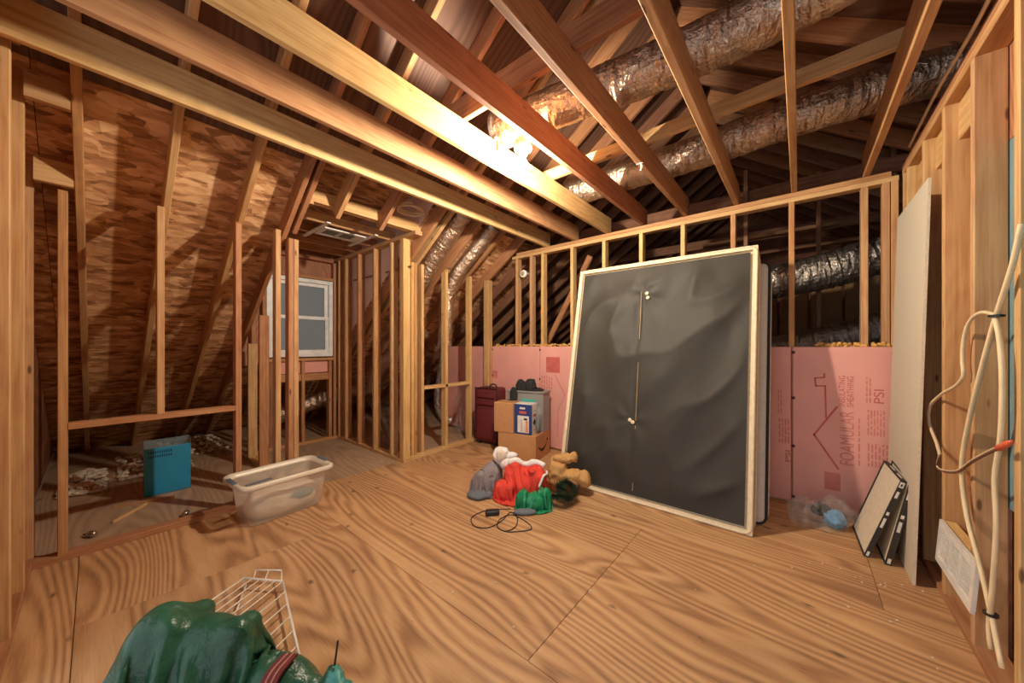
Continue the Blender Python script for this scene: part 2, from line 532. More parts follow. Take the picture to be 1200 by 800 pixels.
def drape(name, mat, parent, ells, size, n, c, z0, squeeze=(0.8, 0.8), seed=0, steps=110, rot=0.0, iters=7, bend=0.25, thick=0.003, fric=0.55, rough=0.03, bound=None, stick=0.8, grav=0.0009):
    """lay a sheet of cloth over ellipsoids (position-based cloth) so that it falls into real folds"""
    nu, nv = n
    rs = np.random.RandomState(seed)
    U, V = np.meshgrid(np.linspace(-0.5, 0.5, nu), np.linspace(-0.5, 0.5, nv), indexing='ij')
    lx, ly = size[0] / (nu - 1), size[1] / (nv - 1)
    x = U * size[0] * squeeze[0]; y = V * size[1] * squeeze[1]
    P = np.zeros((nu, nv, 3))
    P[..., 0] = c[0] + x * math.cos(rot) - y * math.sin(rot)
    P[..., 1] = c[1] + x * math.sin(rot) + y * math.cos(rot)
    low = rs.randn(9, 9)
    gi = np.clip((U + 0.5) * 8, 0, 7.999); gj = np.clip((V + 0.5) * 8, 0, 7.999)
    i0 = gi.astype(int); j0 = gj.astype(int); fi = gi - i0; fj = gj - j0
    nz = low[i0, j0] * (1 - fi) * (1 - fj) + low[i0 + 1, j0] * fi * (1 - fj) + low[i0, j0 + 1] * (1 - fi) * fj + low[i0 + 1, j0 + 1] * fi * fj
    P[..., 2] = z0 + nz * rough + rs.randn(nu, nv) * 0.002
    Q = P.copy()
    E_ = [(np.array(e), np.array(a)) for e, a in ells]

    def con(A, B, L, k):
        d = B - A
        l = np.sqrt((d * d).sum(-1, keepdims=True)) + 1e-9
        m_ = d * (0.5 * k * (1 - L / l))
        A += m_; B -= m_
    ld = math.hypot(lx, ly)
    for st in range(steps):
        Vv = (P - Q) * 0.93
        Q = P.copy()
        P = P + Vv
        P[..., 2] -= grav
        for it in range(iters):
            for o_ in (0, 1):
                m1 = (nu - o_) // 2 * 2
                con(P[o_:o_ + m1:2], P[o_ + 1:o_ + m1:2], lx, 1.0)
                m2 = (nv - o_) // 2 * 2
                con(P[:, o_:o_ + m2:2], P[:, o_ + 1:o_ + m2:2], ly, 1.0)
            con(P[:-1:2, :-1], P[1::2, 1:][:P[:-1:2].shape[0]], ld, 0.5)
            con(P[1:-1:2, 1:], P[2::2, :-1][:P[1:-1:2].shape[0]], ld, 0.5)
            if bend:
                for o_ in (0, 1, 2, 3):
                    a_ = P[o_:-2:4]; con(a_, P[o_ + 2::4][:a_.shape[0]], 2 * lx, bend)
                    a_ = P[:, o_:-2:4]; con(a_, P[:, o_ + 2::4][:, :a_.shape[1]], 2 * ly, bend)
            if bound:
                sh = 1.0 + 0.5 * max(0.0, 1 - st / (steps * 0.55))
                qx = (P[..., 0] - bound[0]) / (bound[2] * sh); qy = (P[..., 1] - bound[1]) / (bound[3] * sh)
                rr = np.sqrt(qx * qx + qy * qy) + 1e-9
                k_ = np.where(rr > 1, 1 / rr, 1.0)
                P[..., 0] = bound[0] + qx * k_ * bound[2] * sh; P[..., 1] = bound[1] + qy * k_ * bound[3] * sh
            P[..., 2] = np.maximum(P[..., 2], thick)
            if it % 3 != 0:
                continue
            touch = P[..., 2] < thick + 1e-6
            for e, a in E_:
                q = (P - e) / a
                r = np.sqrt((q * q).sum(-1)) + 1e-9
                ins = r < 1.0
                if ins.any():
                    P[ins] = e + q[ins] / r[ins][:, None] * a
                    touch |= ins
        if st > 8:
            P[touch] = Q[touch] + (P[touch] - Q[touch]) * (1 - stick)
        Q[touch] = Q[touch] + (P[touch] - Q[touch]) * fric
    vs = P.reshape(-1, 3)
    fs = [(i * nv + j, (i + 1) * nv + j, (i + 1) * nv + j + 1, i * nv + j + 1) for i in range(nu - 1) for j in range(nv - 1)]
    o = pyd(name, vs.tolist(), fs, mat, parent, None, True)
    return o, vs


def lumps(ells, n, r0, r1, seed, shrink=0.72):
    """crumpled stuffing: small balls over the upper half of shrunken ellipsoids"""
    rd = random.Random(seed)
    out = [(e, (a[0] * shrink, a[1] * shrink, a[2] * shrink)) for e, a in ells]
    for i in range(n):
        e, a = ells[i % len(ells)]
        d = Vector((rd.gauss(0, 1), rd.gauss(0, 1), abs(rd.gauss(0, 0.9)))).normalized()
        r = rd.uniform(r0, r1)
        k = rd.uniform(0.82, 1.02)
        p = (e[0] + d.x * (a[0] * k - r), e[1] + d.y * (a[1] * k - r), max(0.0, e[2] + d.z * (a[2] * k - r)))
        out.append((p, (r * rd.uniform(0.7, 1.5), r * rd.uniform(0.7, 1.5), r)))
    return out


def hz(vs, x, y, r=0.025):
    d = (vs[:, 0] - x) ** 2 + (vs[:, 1] - y) ** 2
    k = d < r * r
    return float(vs[k, 2].max()) if k.any() else 0.01


def text_obj(name, body, size, mat, parent, mw, depth=0.0006, fit=None):
    cu = bpy.data.curves.new(name, 'FONT')
    cu.body = body; cu.size = size; cu.extrude = depth
    cu.align_x = 'CENTER'; cu.align_y = 'CENTER'
    t = bpy.data.objects.new('tmp', cu)
    COL.objects.link(t)
    bpy.context.view_layer.update()
    me = bpy.data.meshes.new_from_object(t.evaluated_get(bpy.context.evaluated_depsgraph_get()))
    bpy.data.objects.remove(t); bpy.data.curves.remove(cu)
    me.materials.clear()
    if fit:
        xs_ = [v.co.x for v in me.vertices]; ys_ = [v.co.y for v in me.vertices]
        x0, x1, y0, y1 = min(xs_), max(xs_), min(ys_), max(ys_)
        for v in me.vertices:
            v.co.x = ((v.co.x - x0) / (x1 - x0) - 0.5) * fit[0]; v.co.y = ((v.co.y - y0) / (y1 - y0) - 0.5) * fit[1]
    return link(name, me, mat, parent, mw)


SW, SD = 0.036, 0.083        # stud narrow and wide faces
RS = 0.70                    # roof pitch


def roofz(x):                # underside of the left rafters
    return 2.10 + RS * (x + 3.25)


RIDGE_X = -0.80
RIDGE_Z = roofz(RIDGE_X)
RV = 0.159                   # vertical height of a rafter

# ================================================================== FLOOR
floor = G().box(-6.8, 3.2, -1.6, 8.2, -0.05, -0.018).obj('floor', 'floor_grey')
floor['kind'] = 'structure'
rows = [(-1.19, -0.06), (-0.06, 1.07), (1.07, 2.33), (2.33, 3.46)]
cuts = [[-3.25, -1.6, 0.66, 2.4], [-3.25, -2.41, -0.15, 0.66], [-3.25, -0.81, 0.66, 2.4], [-3.25, -1.9, 0.3, 0.66]]
for (y0, y1), cs in zip(rows, cuts):
    for x0, x1 in zip(cs[:-1], cs[1:]):
        cx, cy = (x0 + x1) / 2, (y0 + y1) / 2
        hx, hy = (x1 - x0) / 2 - 0.0012, (y1 - y0) / 2 - 0.0012
        G().box(-hx, hx, -hy, hy, -0.018, 0).obj('plywood_sheet', 'floor', floor, Matrix.Translation((cx, cy, 0)), bevel=0.001, seg=1)
for x0, x1, y0, y1 in ((-4.9, -3.25, -0.3, 1.07), (-4.9, -3.25, 1.07, 2.2), (-4.9, -3.25, 2.2, 3.6), (-6.7, -4.9, -0.3, 1.6), (-6.7, -4.9, 1.6, 3.6)):
    cx, cy = (x0 + x1) / 2, (y0 + y1) / 2
    hx, hy = (x1 - x0) / 2 - 0.0015, (y1 - y0) / 2 - 0.0015
    G().box(-hx, hx, -hy, hy, -0.018, 0).obj('plywood_sheet', 'floor_grey', floor, Matrix.Translation((cx, cy, 0)), bevel=0.001, seg=1)

# ================================================================== ROOF
roof_l = struct('roof_left', 'sloping roof of rafters and strand board above the knee wall')
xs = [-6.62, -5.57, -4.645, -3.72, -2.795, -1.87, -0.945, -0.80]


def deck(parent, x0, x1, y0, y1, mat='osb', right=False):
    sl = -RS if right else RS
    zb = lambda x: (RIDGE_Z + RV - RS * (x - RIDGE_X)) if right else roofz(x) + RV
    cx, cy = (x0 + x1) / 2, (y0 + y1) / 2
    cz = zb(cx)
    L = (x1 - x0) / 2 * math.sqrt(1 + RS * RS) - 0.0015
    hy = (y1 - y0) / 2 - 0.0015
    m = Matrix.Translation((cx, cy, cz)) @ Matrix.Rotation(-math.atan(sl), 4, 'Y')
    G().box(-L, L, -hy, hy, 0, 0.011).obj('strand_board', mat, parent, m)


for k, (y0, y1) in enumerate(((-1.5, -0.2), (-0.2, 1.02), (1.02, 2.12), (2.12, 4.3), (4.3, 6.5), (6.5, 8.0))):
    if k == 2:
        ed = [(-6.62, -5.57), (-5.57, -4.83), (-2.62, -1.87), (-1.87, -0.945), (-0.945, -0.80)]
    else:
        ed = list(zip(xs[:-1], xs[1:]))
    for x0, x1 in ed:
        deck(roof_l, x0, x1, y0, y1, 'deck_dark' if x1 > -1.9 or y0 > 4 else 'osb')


def cover(parent, x0, x1, y0, y1, right=False):  # unseen layer added over the deck to stop light leaking through board gaps
    zb = lambda x: ((RIDGE_Z + RV - RS * (x - RIDGE_X)) if right else roofz(x) + RV) + 0.0145
    G().prism([(x0, zb(x0)), (x1, zb(x1)), (x1, zb(x1) + 0.012), (x0, zb(x0) + 0.012)], 'y', y0, y1).obj('light_seal', 'ink', parent)


for x0, x1, y0, y1 in ((-6.62, -0.8, -1.5, 1.01), (-6.62, -4.84, 1.01, 2.13), (-2.61, -0.8, 1.01, 2.13), (-6.62, -0.8, 2.13, 8.0)):
    cover(roof_l, x0, x1, y0, y1)


def rafter(parent, y, x0, x1, mat='orange', right=False, w=SW):
    dz = 0.065 * math.sqrt(1 + RS * RS)
    zf = (lambda x: RIDGE_Z - RS * (x - RIDGE_X)) if right else roofz
    lumber('rafter', (x0, y, zf(x0) + dz), (x1, y, zf(x1) + dz), w, 0.13, mat, parent, (0, 1, 0))


RY = [-0.06, 0.30, 0.69, 0.985]
RYB = [2.165, 2.26, 2.65, 3.04, 3.42] + [3.81 + 0.39 * i for i in range(11)]
for i, y in enumerate(RY + RYB):
    rafter(roof_l, y, -6.35, RIDGE_X - 0.02, ['orange', 'tan', 'orange', 'red'][i % 4] if y < 3.5 else 'brown')
rafter(roof_l, 1.045, -3.23, -2.62, 'red')                        # trimmer stub beside the dormer opening
for y in (1.30, 1.69):
    rafter(roof_l, y, -3.02, RIDGE_X - 0.02, 'orange')
for y in (1.30, 1.69):
    rafter(roof_l, y, -6.35, -4.85, 'brown')
for y in (-0.45, -0.84, -1.23):
    rafter(roof_l, y, -2.2, RIDGE_X - 0.02, 'orange')
# blocking between the first rafter and the end wall
for x in (-2.80, -3.19):
    lumber('blocking', (x, -0.215, roofz(x) + 0.04), (x, -0.08, roofz(x) + 0.04), 0.13, SW, 'tan', roof_l, (0, 0, 1))
lumber('ridge_board', (RIDGE_X, -1.5, RIDGE_Z + 0.03), (RIDGE_X, 8.0, RIDGE_Z + 0.03), SW, 0.17, 'brown', roof_l, (1, 0, 0))
roof_r = struct('roof_right', 'far roof slope with rafters falling away from the ridge')
for k, (y0, y1) in enumerate(((-1.5, 0.8), (0.8, 3.1), (3.1, 5.4), (5.4, 8.0))):
    for x0, x1 in zip([-0.8, -0.1, 0.83, 1.76, 2.69], [-0.1, 0.83, 1.76, 2.69, 3.1]):
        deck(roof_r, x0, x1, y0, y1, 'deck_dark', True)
cover(roof_r, -0.8, 3.1, -1.5, 8.0, True)
for i in range(24):
    rafter(roof_r, -1.3 + 0.39 * i, RIDGE_X + 0.02, 3.0, ['brown', 'brown', 'red'][i % 3], True)
# gable end and the eave wall on the right
wg = struct('wall_gable', 'dark gable end wall far behind the framing')
for i in range(9):
    x0 = -6.6 + i * 1.1
    pz = lambda x: (roofz(x) if x < RIDGE_X else RIDGE_Z - RS * (x - RIDGE_X)) + RV
    poly = [(x0, 0), (x0 + 1.1, 0), (x0 + 1.1, max(0.02, pz(x0 + 1.1)))]
    if x0 < RIDGE_X < x0 + 1.1:
        poly.append((RIDGE_X, pz(RIDGE_X)))
    poly.append((x0, max(0.01, pz(x0))))
    G().prism(poly, 'y', 8.0, 8.02).obj('sheathing_board', 'ply_red', wg)
we = struct('wall_eave', 'low wall under the far eave')
for i in range(4):
    G().box(3.0, 3.02, -1.5 + 2.4 * i, 0.9 + 2.4 * i, 0, 1.4).obj('sheathing_board', 'ply_red', we)

# ================================================================== CEILING JOISTS
ceil = struct('ceiling', 'exposed ceiling joists')
JX = [-2.37, -1.98, -1.59, -1.21, -0.825, -0.43, -0.05, 0.345]
JM = ['tan', 'orange', 'yellow', 'red', 'red', 'orange', 'orange', 'orange']
for x, m in zip(JX, JM):
    lumber('joist', (x + SW / 2, -1.45, 2.498), (x + SW / 2, 3.535, 2.498), SW, 0.172, m, ceil, (1, 0, 0))
# boards laid across the joists
lumber('strongback', (-1.75, 1.43, 2.655), (-0.15, 1.43, 2.655), SW, 0.14, 'red', ceil, (0, 1, 0))
lumber('strongback', (-1.65, 2.40, 2.627), (0.42, 2.36, 2.627), SW, 0.083, 'tan', ceil, (0, 1, 0))
lumber('strongback', (-0.9, 1.08, 2.655), (0.5, 1.08, 2.655), SW, 0.14, 'red', ceil, (0, 1, 0))

# ================================================================== KNEE WALL (left)
wl = struct('wall_left', 'open stud knee wall under the roof slope')
KX = -3.248


def kstud(y, z0, z1, m='orange', wy=SW):
    lumber('stud', (KX, y, z0), (KX, y, z1), SD, wy, m, wl, (1, 0, 0))


lumber('bottom_plate', (KX, -0.22, SW / 2), (KX, 1.085, SW / 2), SD, SW, 'orange', wl, (1, 0, 0))
kstud(-0.12, SW, 2.10, 'orange'); kstud(0.272, 0.776, 2.13, 'tan'); kstud(0.68, SW, 2.15, 'orange')
kstud(0.935, SW, 2.15, 'tan'); kstud(1.025, SW, 2.10, 'orange'); kstud(1.063, SW, 2.10, 'orange')
lumber('rail', (KX, -0.10, 0.758), (KX, 0.662, 0.758), SD, SW, 'orange', wl, (1, 0, 0))
lumber('bottom_plate', (KX + 0.03, 2.04, SW / 2), (KX, 3.46, SW / 2), SD, SW, 'tan', wl, (1, 0, 0))
kstud(2.185, SW, 2.12, 'tan'); kstud(2.225, SW, 2.12, 'orange'); kstud(2.315, SW, 2.12, 'tan')
kstud(2.655, SW, 2.12, 'yellow'); kstud(3.045, SW, 2.10, 'yellow'); kstud(3.375, SW, 2.10, 'yellow'); kstud(3.425, SW, 2.10, 'tan')
lumber('rail', (KX, 2.335, 0.75), (KX, 3.027, 0.75), SD, SW, 'tan', wl, (1, 0, 0))

# ================================================================== END WALL (front left, beside the camera)
wf = struct('wall_front', 'stud end wall at the near end of the knee wall')
for x, m in ((-3.31, 'tan'), (-2.90, 'yellow'), (-2.47, 'tan'), (-2.13, 'tan')):
    lumber('stud', (x, -0.262, SW), (x, -0.262, 2.60), SW, SD, m, wf, (1, 0, 0))
lumber('bottom_plate', (-3.33, -0.262, SW / 2), (-2.1, -0.262, SW / 2), SD, SW, 'orange', wf, (0, 1, 0))
lumber('top_plate', (-3.33, -0.262, 2.618), (-2.1, -0.262, 2.618), SD, SW, 'orange', wf, (0, 1, 0))
G().box(-4.0, -2.1, -0.33, -0.308, 0, 2.63).obj('sheathing_board', 'ply_red', wf)  # added behind the studs to keep outside light from coming through
G().prism([(-6.6, 0), (-4.003, 0), (-4.003, 1.95), (-6.6, 0.15)], 'y', -0.33, -0.308).obj('sheathing_board', 'ply_red', wf)  # second added board, carried up to the roof slope to close a light leak

# ================================================================== BACK WALL
wb = struct('wall_back', 'stud wall under the joist ends with pink foam board along its foot')
BY = 3.50
BXS = [(-2.80, 'tan'), (-2.572, 'tan'), (-2.40, 'yellow'), (-1.993, 'yellow'), (-1.605, 'yellow'), (-1.212, 'yellow'), (-0.829, 'yellow'),
       (-0.435, 'orange'), (-0.048, 'orange'), (0.353, 'tan'), (0.457, 'tan'), (0.497, 'tan')]
for x, m in BXS:
    lumber('stud', (x, BY, SW), (x, BY, 2.336), SW, SD, m, wb, (1, 0, 0))
lumber('top_plate', (-2.87, BY, 2.354), (0.515, BY, 2.354), SD, SW, 'tan', wb, (0, 1, 0))
lumber('top_plate', (-2.80, BY, 2.391), (0.48, BY, 2.391), SD, SW, 'orange', wb, (0, 1, 0))
lumber('bottom_plate', (-3.2, BY, SW / 2), (0.515, BY, SW / 2), SD, SW, 'tan', wb, (0, 1, 0))
FOAMS = [(-4.30, -3.30), (-3.205, -2.425), (-2.42, -1.235), (-1.23, -0.052), (-0.043, 0.515)]
foam_objs = []
for i, (x0, x1) in enumerate(FOAMS):
    hw = (x1 - x0) / 2
    fo = G().box(-hw, hw, -0.0115, 0.0115, 0.02, 1.212).obj('foam_board', 'foam', wb, Matrix.Translation(((x0 + x1) / 2, BY - SD / 2 - 0.0125, 0)), bevel=0.008)
    foam_objs.append(fo)
    if i:
        for zz in (0.06, 0.45, 0.82, 1.17):
            for sx in ((-1,) if i < 4 else (-1, 1)):
                G().lathe([(0.011, 0), (0.012, 0.002), (0.004, 0.004)], 10).obj('washer', 'nail', fo, Matrix.Translation((sx * (hw - (0.006 if sx < 0 else 0.025)), -0.0115, zz)) @ Matrix.Rotation(math.pi / 2, 4, 'X'))


def fpr(fo, name, shapes, mat='print_red'):
    """flat print on the room face of a foam board: list of (x0,x1,z0,z1)"""
    g = G()
    for x0, x1, z0, z1 in shapes:
        g.box(x0, x1, -0.0121, -0.0114, z0, z1)
    return g.obj(name, mat, fo)


def pstroke(fo, name, pts, wd, mat='print_red'):
    g = G()
    for (xa, za), (xb, zb) in zip(pts[:-1], pts[1:]):
        dx, dz = xb - xa, zb - za
        L = math.hypot(dx, dz); nx, nz = -dz / L * wd / 2, dx / L * wd / 2
        ex, ez = dx / L * wd / 2, dz / L * wd / 2
        g.prism([(xa - ex + nx, za - ez + nz), (xb + ex + nx, zb + ez + nz), (xb + ex - nx, zb + ez - nz), (xa - ex - nx, za - ez - nz)], 'y', -0.0122, -0.0114)
    return g.obj(name, mat, fo)


FZ = BY - SD / 2 - 0.025


def fxz(u, v, fo):
    p = aty(u, v, FZ)
    return (p.x - fo.location.x, p.z)


f4 = foam_objs[4]
pstroke(f4, 'printed_house_outline', [fxz(u, v, f4) for u, v in ((980.5, 477), (954, 509), (982, 549))], 0.012)
pstroke(f4, 'printed_house_outline', [fxz(u, v, f4) for u, v in ((968, 489), (967, 452), (956, 452), (955, 443), (966, 442), (966, 438))], 0.010)


def foam_text(fo, body, u0, u1, v0, v1, mat='print_red'):
    (x0, z1), (x1, z0) = fxz(u0, v0, fo), fxz(u1, v1, fo)
    m_ = Matrix.Translation(((x0 + x1) / 2, -0.0118, (z0 + z1) / 2)) @ Matrix.Rotation(math.pi / 2, 4, 'X') @ Matrix.Rotation(math.pi / 2, 4, 'Z')
    return text_obj('printed_lettering', body, 0.08, mat, fo, m_, fit=(z1 - z0, x1 - x0))


foam_text(f4, 'INSULATING', 983, 990.5, 440, 476)
foam_text(f4, 'SHEATHING', 992.5, 1000.5, 441, 477)
foam_text(f4, 'FOAMULAR', 984, 1001, 481, 546, 'print_pale')
rnd = random.Random(4)


def fineprint(fo, u0, u1, v0, v1, n, mat='print_pale'):
    (x0, z1), (x1, z0) = fxz(u0, v0, fo), fxz(u1, v1, fo)
    sh = []
    for i in range(n):
        xa = x0 + (x1 - x0) * (i + 0.2) / n; xb = x0 + (x1 - x0) * (i + 0.7) / n
        z = z0
        while z < z1:
            L = rnd.uniform(0.02, 0.06)
            sh.append((xa, xb, z, min(z + L, z1)))
            z += L + 0.012
    fpr(fo, 'fine_print', sh, mat)


fineprint(f4, 1014, 1022, 442, 472, 2); fineprint(f4, 1016, 1038, 480, 512, 6); fineprint(f4, 1016, 1042, 519, 550, 6)
fineprint(f4, 1005, 1009, 490, 546, 1)
foam_text(f4, 'PSI', 1024, 1036, 456, 473)
(xa, za), (xb, zb) = fxz(966, 552, f4), fxz(985, 576, f4)
fpr(f4, 'printed_label', [(xa, xb, zb, za)], 'print_pale')
f3 = foam_objs[3]
fineprint(f3, 911, 917, 455, 484, 2); fineprint(f3, 912, 926, 490, 520, 4)
foam_text(f3, 'PSI', 920, 926, 527, 541)
f2 = foam_objs[2]
(xa, za), (xb, zb) = fxz(640, 418, f2), fxz(656, 437, f2)
fpr(f2, 'printed_label', [(xa, xb, zb, za)], 'print_red')
pstroke(f2, 'printed_house_outline', [fxz(u, v, f2) for u, v in ((650, 439), (662, 463), (654, 480), (653, 510))], 0.010, 'print_pale')
fineprint(f2, 634, 648, 440, 456, 5)
f1 = foam_objs[1]
(xa, za), (xb, zb) = fxz(577, 434, f1), fxz(583, 443, f1)
fpr(f1, 'printed_label', [(xa, xb, zb, za)], 'print_pale')
# fibreglass fluff along the top edge of the foam
rnd = random.Random(8)
g = G()
for i in range(260):
    x = rnd.choice([rnd.uniform(-3.15, -2.30), rnd.uniform(0.1, 0.5), rnd.uniform(-2.3, -1.7)])
    r = rnd.uniform(0.008, 0.022)
    z = 1.212 + rnd.uniform(-0.004, 0.022)
    g.lathe([(r * 0.3, -r * 0.6), (r, 0), (r * 0.5, r * 0.8)], 5, (x, BY - 0.03 + rnd.uniform(-0.015, 0.03), z))
o = g.obj('insulation_fluff', 'insul_yellow', wb); o['kind'] = 'stuff'

# ================================================================== RIGHT WALL
wr = struct('wall_right', 'open stud wall on the right with a sloping view along its faces')
RX = 0.53 + SD / 2
for y, m in ((1.87, 'yellow'), (2.24, 'tan'), (2.605, 'yellow'), (2.96, 'tan'), (3.33, 'tan'), (3.43, 'tan')):
    lumber('stud', (RX, y, SW), (RX, y, 2.36), SD, SW, m, wr, (1, 0, 0))
lumber('bottom_plate', (RX, -0.3, SW / 2), (RX, 3.46, SW / 2), SD, SW, 'orange', wr, (1, 0, 0))
lumber('top_plate', (RX, 0.9, 2.378), (RX, 3.46, 2.378), SD, SW, 'orange', wr, (1, 0, 0))
lumber('top_plate', (RX, 0.9, 2.415), (RX, 3.46, 2.415), SD, SW, 'orange', wr, (1, 0, 0))
for y0, y1, m in ((2.26, 2.587, 'yellow'), (2.625, 2.94, 'yellow'), (2.98, 3.31, 'tan')):
    lumber('header_block', (RX + 0.02, y0, 2.27), (RX + 0.02, y1, 2.27), SW, 0.17, m, wr, (1, 0, 0))
G().box(RX + SD / 2 + 0.002, RX + SD / 2 + 0.018, 2.26, 3.46, 0, 2.43).obj('sheathing_board', 'ply_red', wr)
G().box(RX + SD / 2 + 0.002, RX + SD / 2 + 0.022, 1.2, 2.257, 0.6, 2.0).obj('blue_board', 'blueboard', wr)
G().box(RX + SD / 2 + 0.002, RX + SD / 2 + 0.022, 1.2, 2.257, 2.003, 2.43).obj('sheathing_board', 'ply_red', wr)

# ================================================================== DORMER
wd = struct('wall_dormer_right', 'open stud cheek wall of the window dormer')
DY = 2.04 + SD / 2
for x, m in ((-4.67, 'orange'), (-4.48, 'orange'), (-4.14, 'orange'), (-3.77, 'orange'), (-3.405, 'tan'), (-3.215, 'yellow'), (-3.177, 'yellow')):
    lumber('stud', (x, DY, SW), (x, DY, 2.336), SW, SD, m, wd, (1, 0, 0))
lumber('bottom_plate', (-4.70, DY, SW / 2), (-3.16, DY, SW / 2), SD, SW, 'tan', wd, (0, 1, 0))
lumber('top_plate', (-4.85, DY, 2.356), (-2.95, DY, 2.356), SD, 0.04, 'tan', wd, (0, 1, 0))
for x0, x1 in ((-4.83, -4.16), (-4.155, -3.42), (-3.415, -2.68)):
    G().prism([(x0, roofz(x0) + RV), (x1, min(2.78, roofz(x1) + RV)), (x1, 2.78), (x0, 2.78)], 'y', 2.126, 2.146).obj('foam_board', 'foam_pale', wd)
for x in (-4.36, -3.6):
    lumber('batten', (x, 2.10, 2.05), (x + 0.5, 2.10, 2.05), 0.02, 0.015, 'brown', wd, (0, 1, 0))
wdl = struct('wall_dormer_left', 'open stud cheek wall on the near side of the window dormer')
for x, m in ((-4.518, 'tan'), (-4.118, 'orange')):
    lumber('stud', (x, 1.075, SW), (x, 1.075, roofz(x) + 0.03), SW, SD, m, wdl, (1, 0, 0))
lumber('bottom_plate', (-4.70, 1.075, SW / 2), (-3.29, 1.075, SW / 2), SD, SW, 'tan', wdl, (0, 1, 0))
for x0, x1 in ((-4.83, -4.16), (-4.155, -3.42), (-3.415, -2.68)):
    G().prism([(x0, roofz(x0) + RV), (x1, min(2.78, roofz(x1) + RV)), (x1, 2.78), (x0, 2.78)], 'y', 1.0, 1.02).obj('foam_board', 'foam_pale', wdl)
lumber('top_plate', (-4.85, 1.06, 2.356), (-2.95, 1.06, 2.356), SD, 0.04, 'orange', wdl, (0, 1, 0))
ww = struct('wall_window', 'framed dormer end wall around the window')
WX = -4.74
for y, z0, z1, m in ((1.13, SW, 2.336, 'orange'), (1.235, SW, 2.336, 'orange'), (2.012, SW, 2.336, 'orange'),
                     (1.30, SW, 1.03, 'brown'), (1.635, SW, 1.03, 'orange'), (1.955, SW, 1.03, 'orange')):
    lumber('stud', (WX, y, z0), (WX, y, z1), SD, SW, m, ww, (1, 0, 0))
lumber('bottom_plate', (WX, 1.12, SW / 2), (WX, 2.04, SW / 2), SD, SW, 'orange', ww, (1, 0, 0))
lumber('sill_board', (WX, 1.255, 1.05), (WX, 1.992, 1.05), SD, SW, 'orange', ww, (1, 0, 0))
lumber('window_header', (WX, 1.255, 2.08), (WX, 1.992, 2.08), SD, SW, 'orange', ww, (1, 0, 0))
lumber('top_plate', (WX, 1.1, 2.318), (WX, 2.03, 2.318), SD, SW, 'red', ww, (1, 0, 0))
lumber('blocking', (WX + 0.01, 1.655, 0.83), (WX + 0.01, 1.935, 0.83), SW, 0.09, 'orange', ww, (1, 0, 0))
lumber('blocking', (WX + 0.01, 1.32, 0.83), (WX + 0.01, 1.615, 0.83), SW, 0.09, 'orange', ww, (1, 0, 0))
G().box(WX - 0.03, WX + 0.0, 1.655, 1.935, 0.88, 1.03).obj('foam_block', 'foam', ww, bevel=0.006)
G().box(WX - 0.03, WX + 0.0, 1.32, 1.615, 0.88, 1.03).obj('foam_block', 'foam', ww, bevel=0.006)
G().box(WX - 0.055, WX - 0.043, 1.0, 2.15, 2.06, 2.78).obj('sheathing_board', 'ply_red', ww)
G().box(WX - 0.055, WX - 0.043, 1.0, 1.26, 1.0, 2.06).obj('sheathing_board', 'ply_red', ww)
G().box(WX - 0.055, WX - 0.043, 1.99, 2.15, 1.0, 2.06).obj('sheathing_board', 'ply_red', ww)
G().box(WX - 0.055, WX - 0.043, 1.26, 1.99, 1.0, 1.08).obj('sheathing_board', 'ply_red', ww)
cd = struct('ceiling_dormer', 'dormer ceiling joists under dark roof boards')
for x, m in ((-4.55, 'orange'), (-4.22, 'orange'), (-3.84, 'orange'), (-3.46, 'tan')):
    lumber('joist', (x, 1.03, 2.42), (x, 2.12, 2.42), SW, 0.09, m, cd, (1, 0, 0))
lumber('header', (-3.06, 1.0, 2.43), (-3.06, 2.14, 2.43), SW, 0.10, 'yellow', cd, (1, 0, 0))
lumber('header', (-3.02, 1.0, 2.43), (-3.02, 2.14, 2.43), SW, 0.10, 'yellow', cd, (1, 0, 0))
for x0, x1 in ((-4.95, -4.0), (-3.995, -3.2), (-3.195, -2.4)):
    G().box(x0, x1, 0.95, 2.2, 2.78, 2.792).obj('strand_board', 'osb', cd)

# window
win = struct('window_1', 'white vinyl double-hung window in the dormer')


def ring(name, y0, y1, z0, z1, wd_, x0, x1, mat, parent):
    g = G()
    g.box(x0, x1, y0, y0 + wd_, z0, z1); g.box(x0, x1, y1 - wd_, y1, z0, z1)
    g.box(x0, x1, y0 + wd_, y1 - wd_, z0, z0 + wd_); g.box(x0, x1, y0 + wd_, y1 - wd_, z1 - wd_, z1)
    return g.obj(name, mat, parent)


ring('window_frame', 1.258, 1.988, 1.085, 2.055, 0.045, WX - 0.05, WX + 0.03, 'vinyl', win)
for z0, z1, x in ((1.13, 1.59, WX + 0.005), (1.55, 2.01, WX - 0.025)):
    sh = ring('sash', 1.305, 1.941, z0, z1, 0.04, x - 0.012, x + 0.012, 'vinyl', win)
    G().box(x - 0.003, x + 0.003, 1.345, 1.901, z0 + 0.04, z1 - 0.04).obj('pane', 'pane', sh)

# air register on the dormer ceiling
dv = empty('ceiling_register', (-3.66, 1.62, 2.373), 0, 'white metal air register with two hanger straps on the dormer ceiling joists', 'air vent')
ring_g = G()
for a in ((-0.13, 0.13, -0.20, -0.165), (-0.13, 0.13, 0.13, 0.21), (-0.13, -0.09, -0.165, 0.13), (0.09, 0.13, -0.165, 0.13), (-0.09, 0.09, -0.03, -0.005)):
    ring_g.box(a[0], a[1], a[2], a[3], -0.012, 0)
ring_g.obj('register_frame', 'vent', dv)
for a in ((-0.165, -0.03), (-0.005, 0.13)):
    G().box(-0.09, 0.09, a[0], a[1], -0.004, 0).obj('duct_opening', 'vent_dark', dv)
for y in (-0.235, 0.235):
    G().box(-0.30, 0.30, y - 0.018, y + 0.018, -0.016, -0.004).obj('hanger_strap', 'vent', dv)

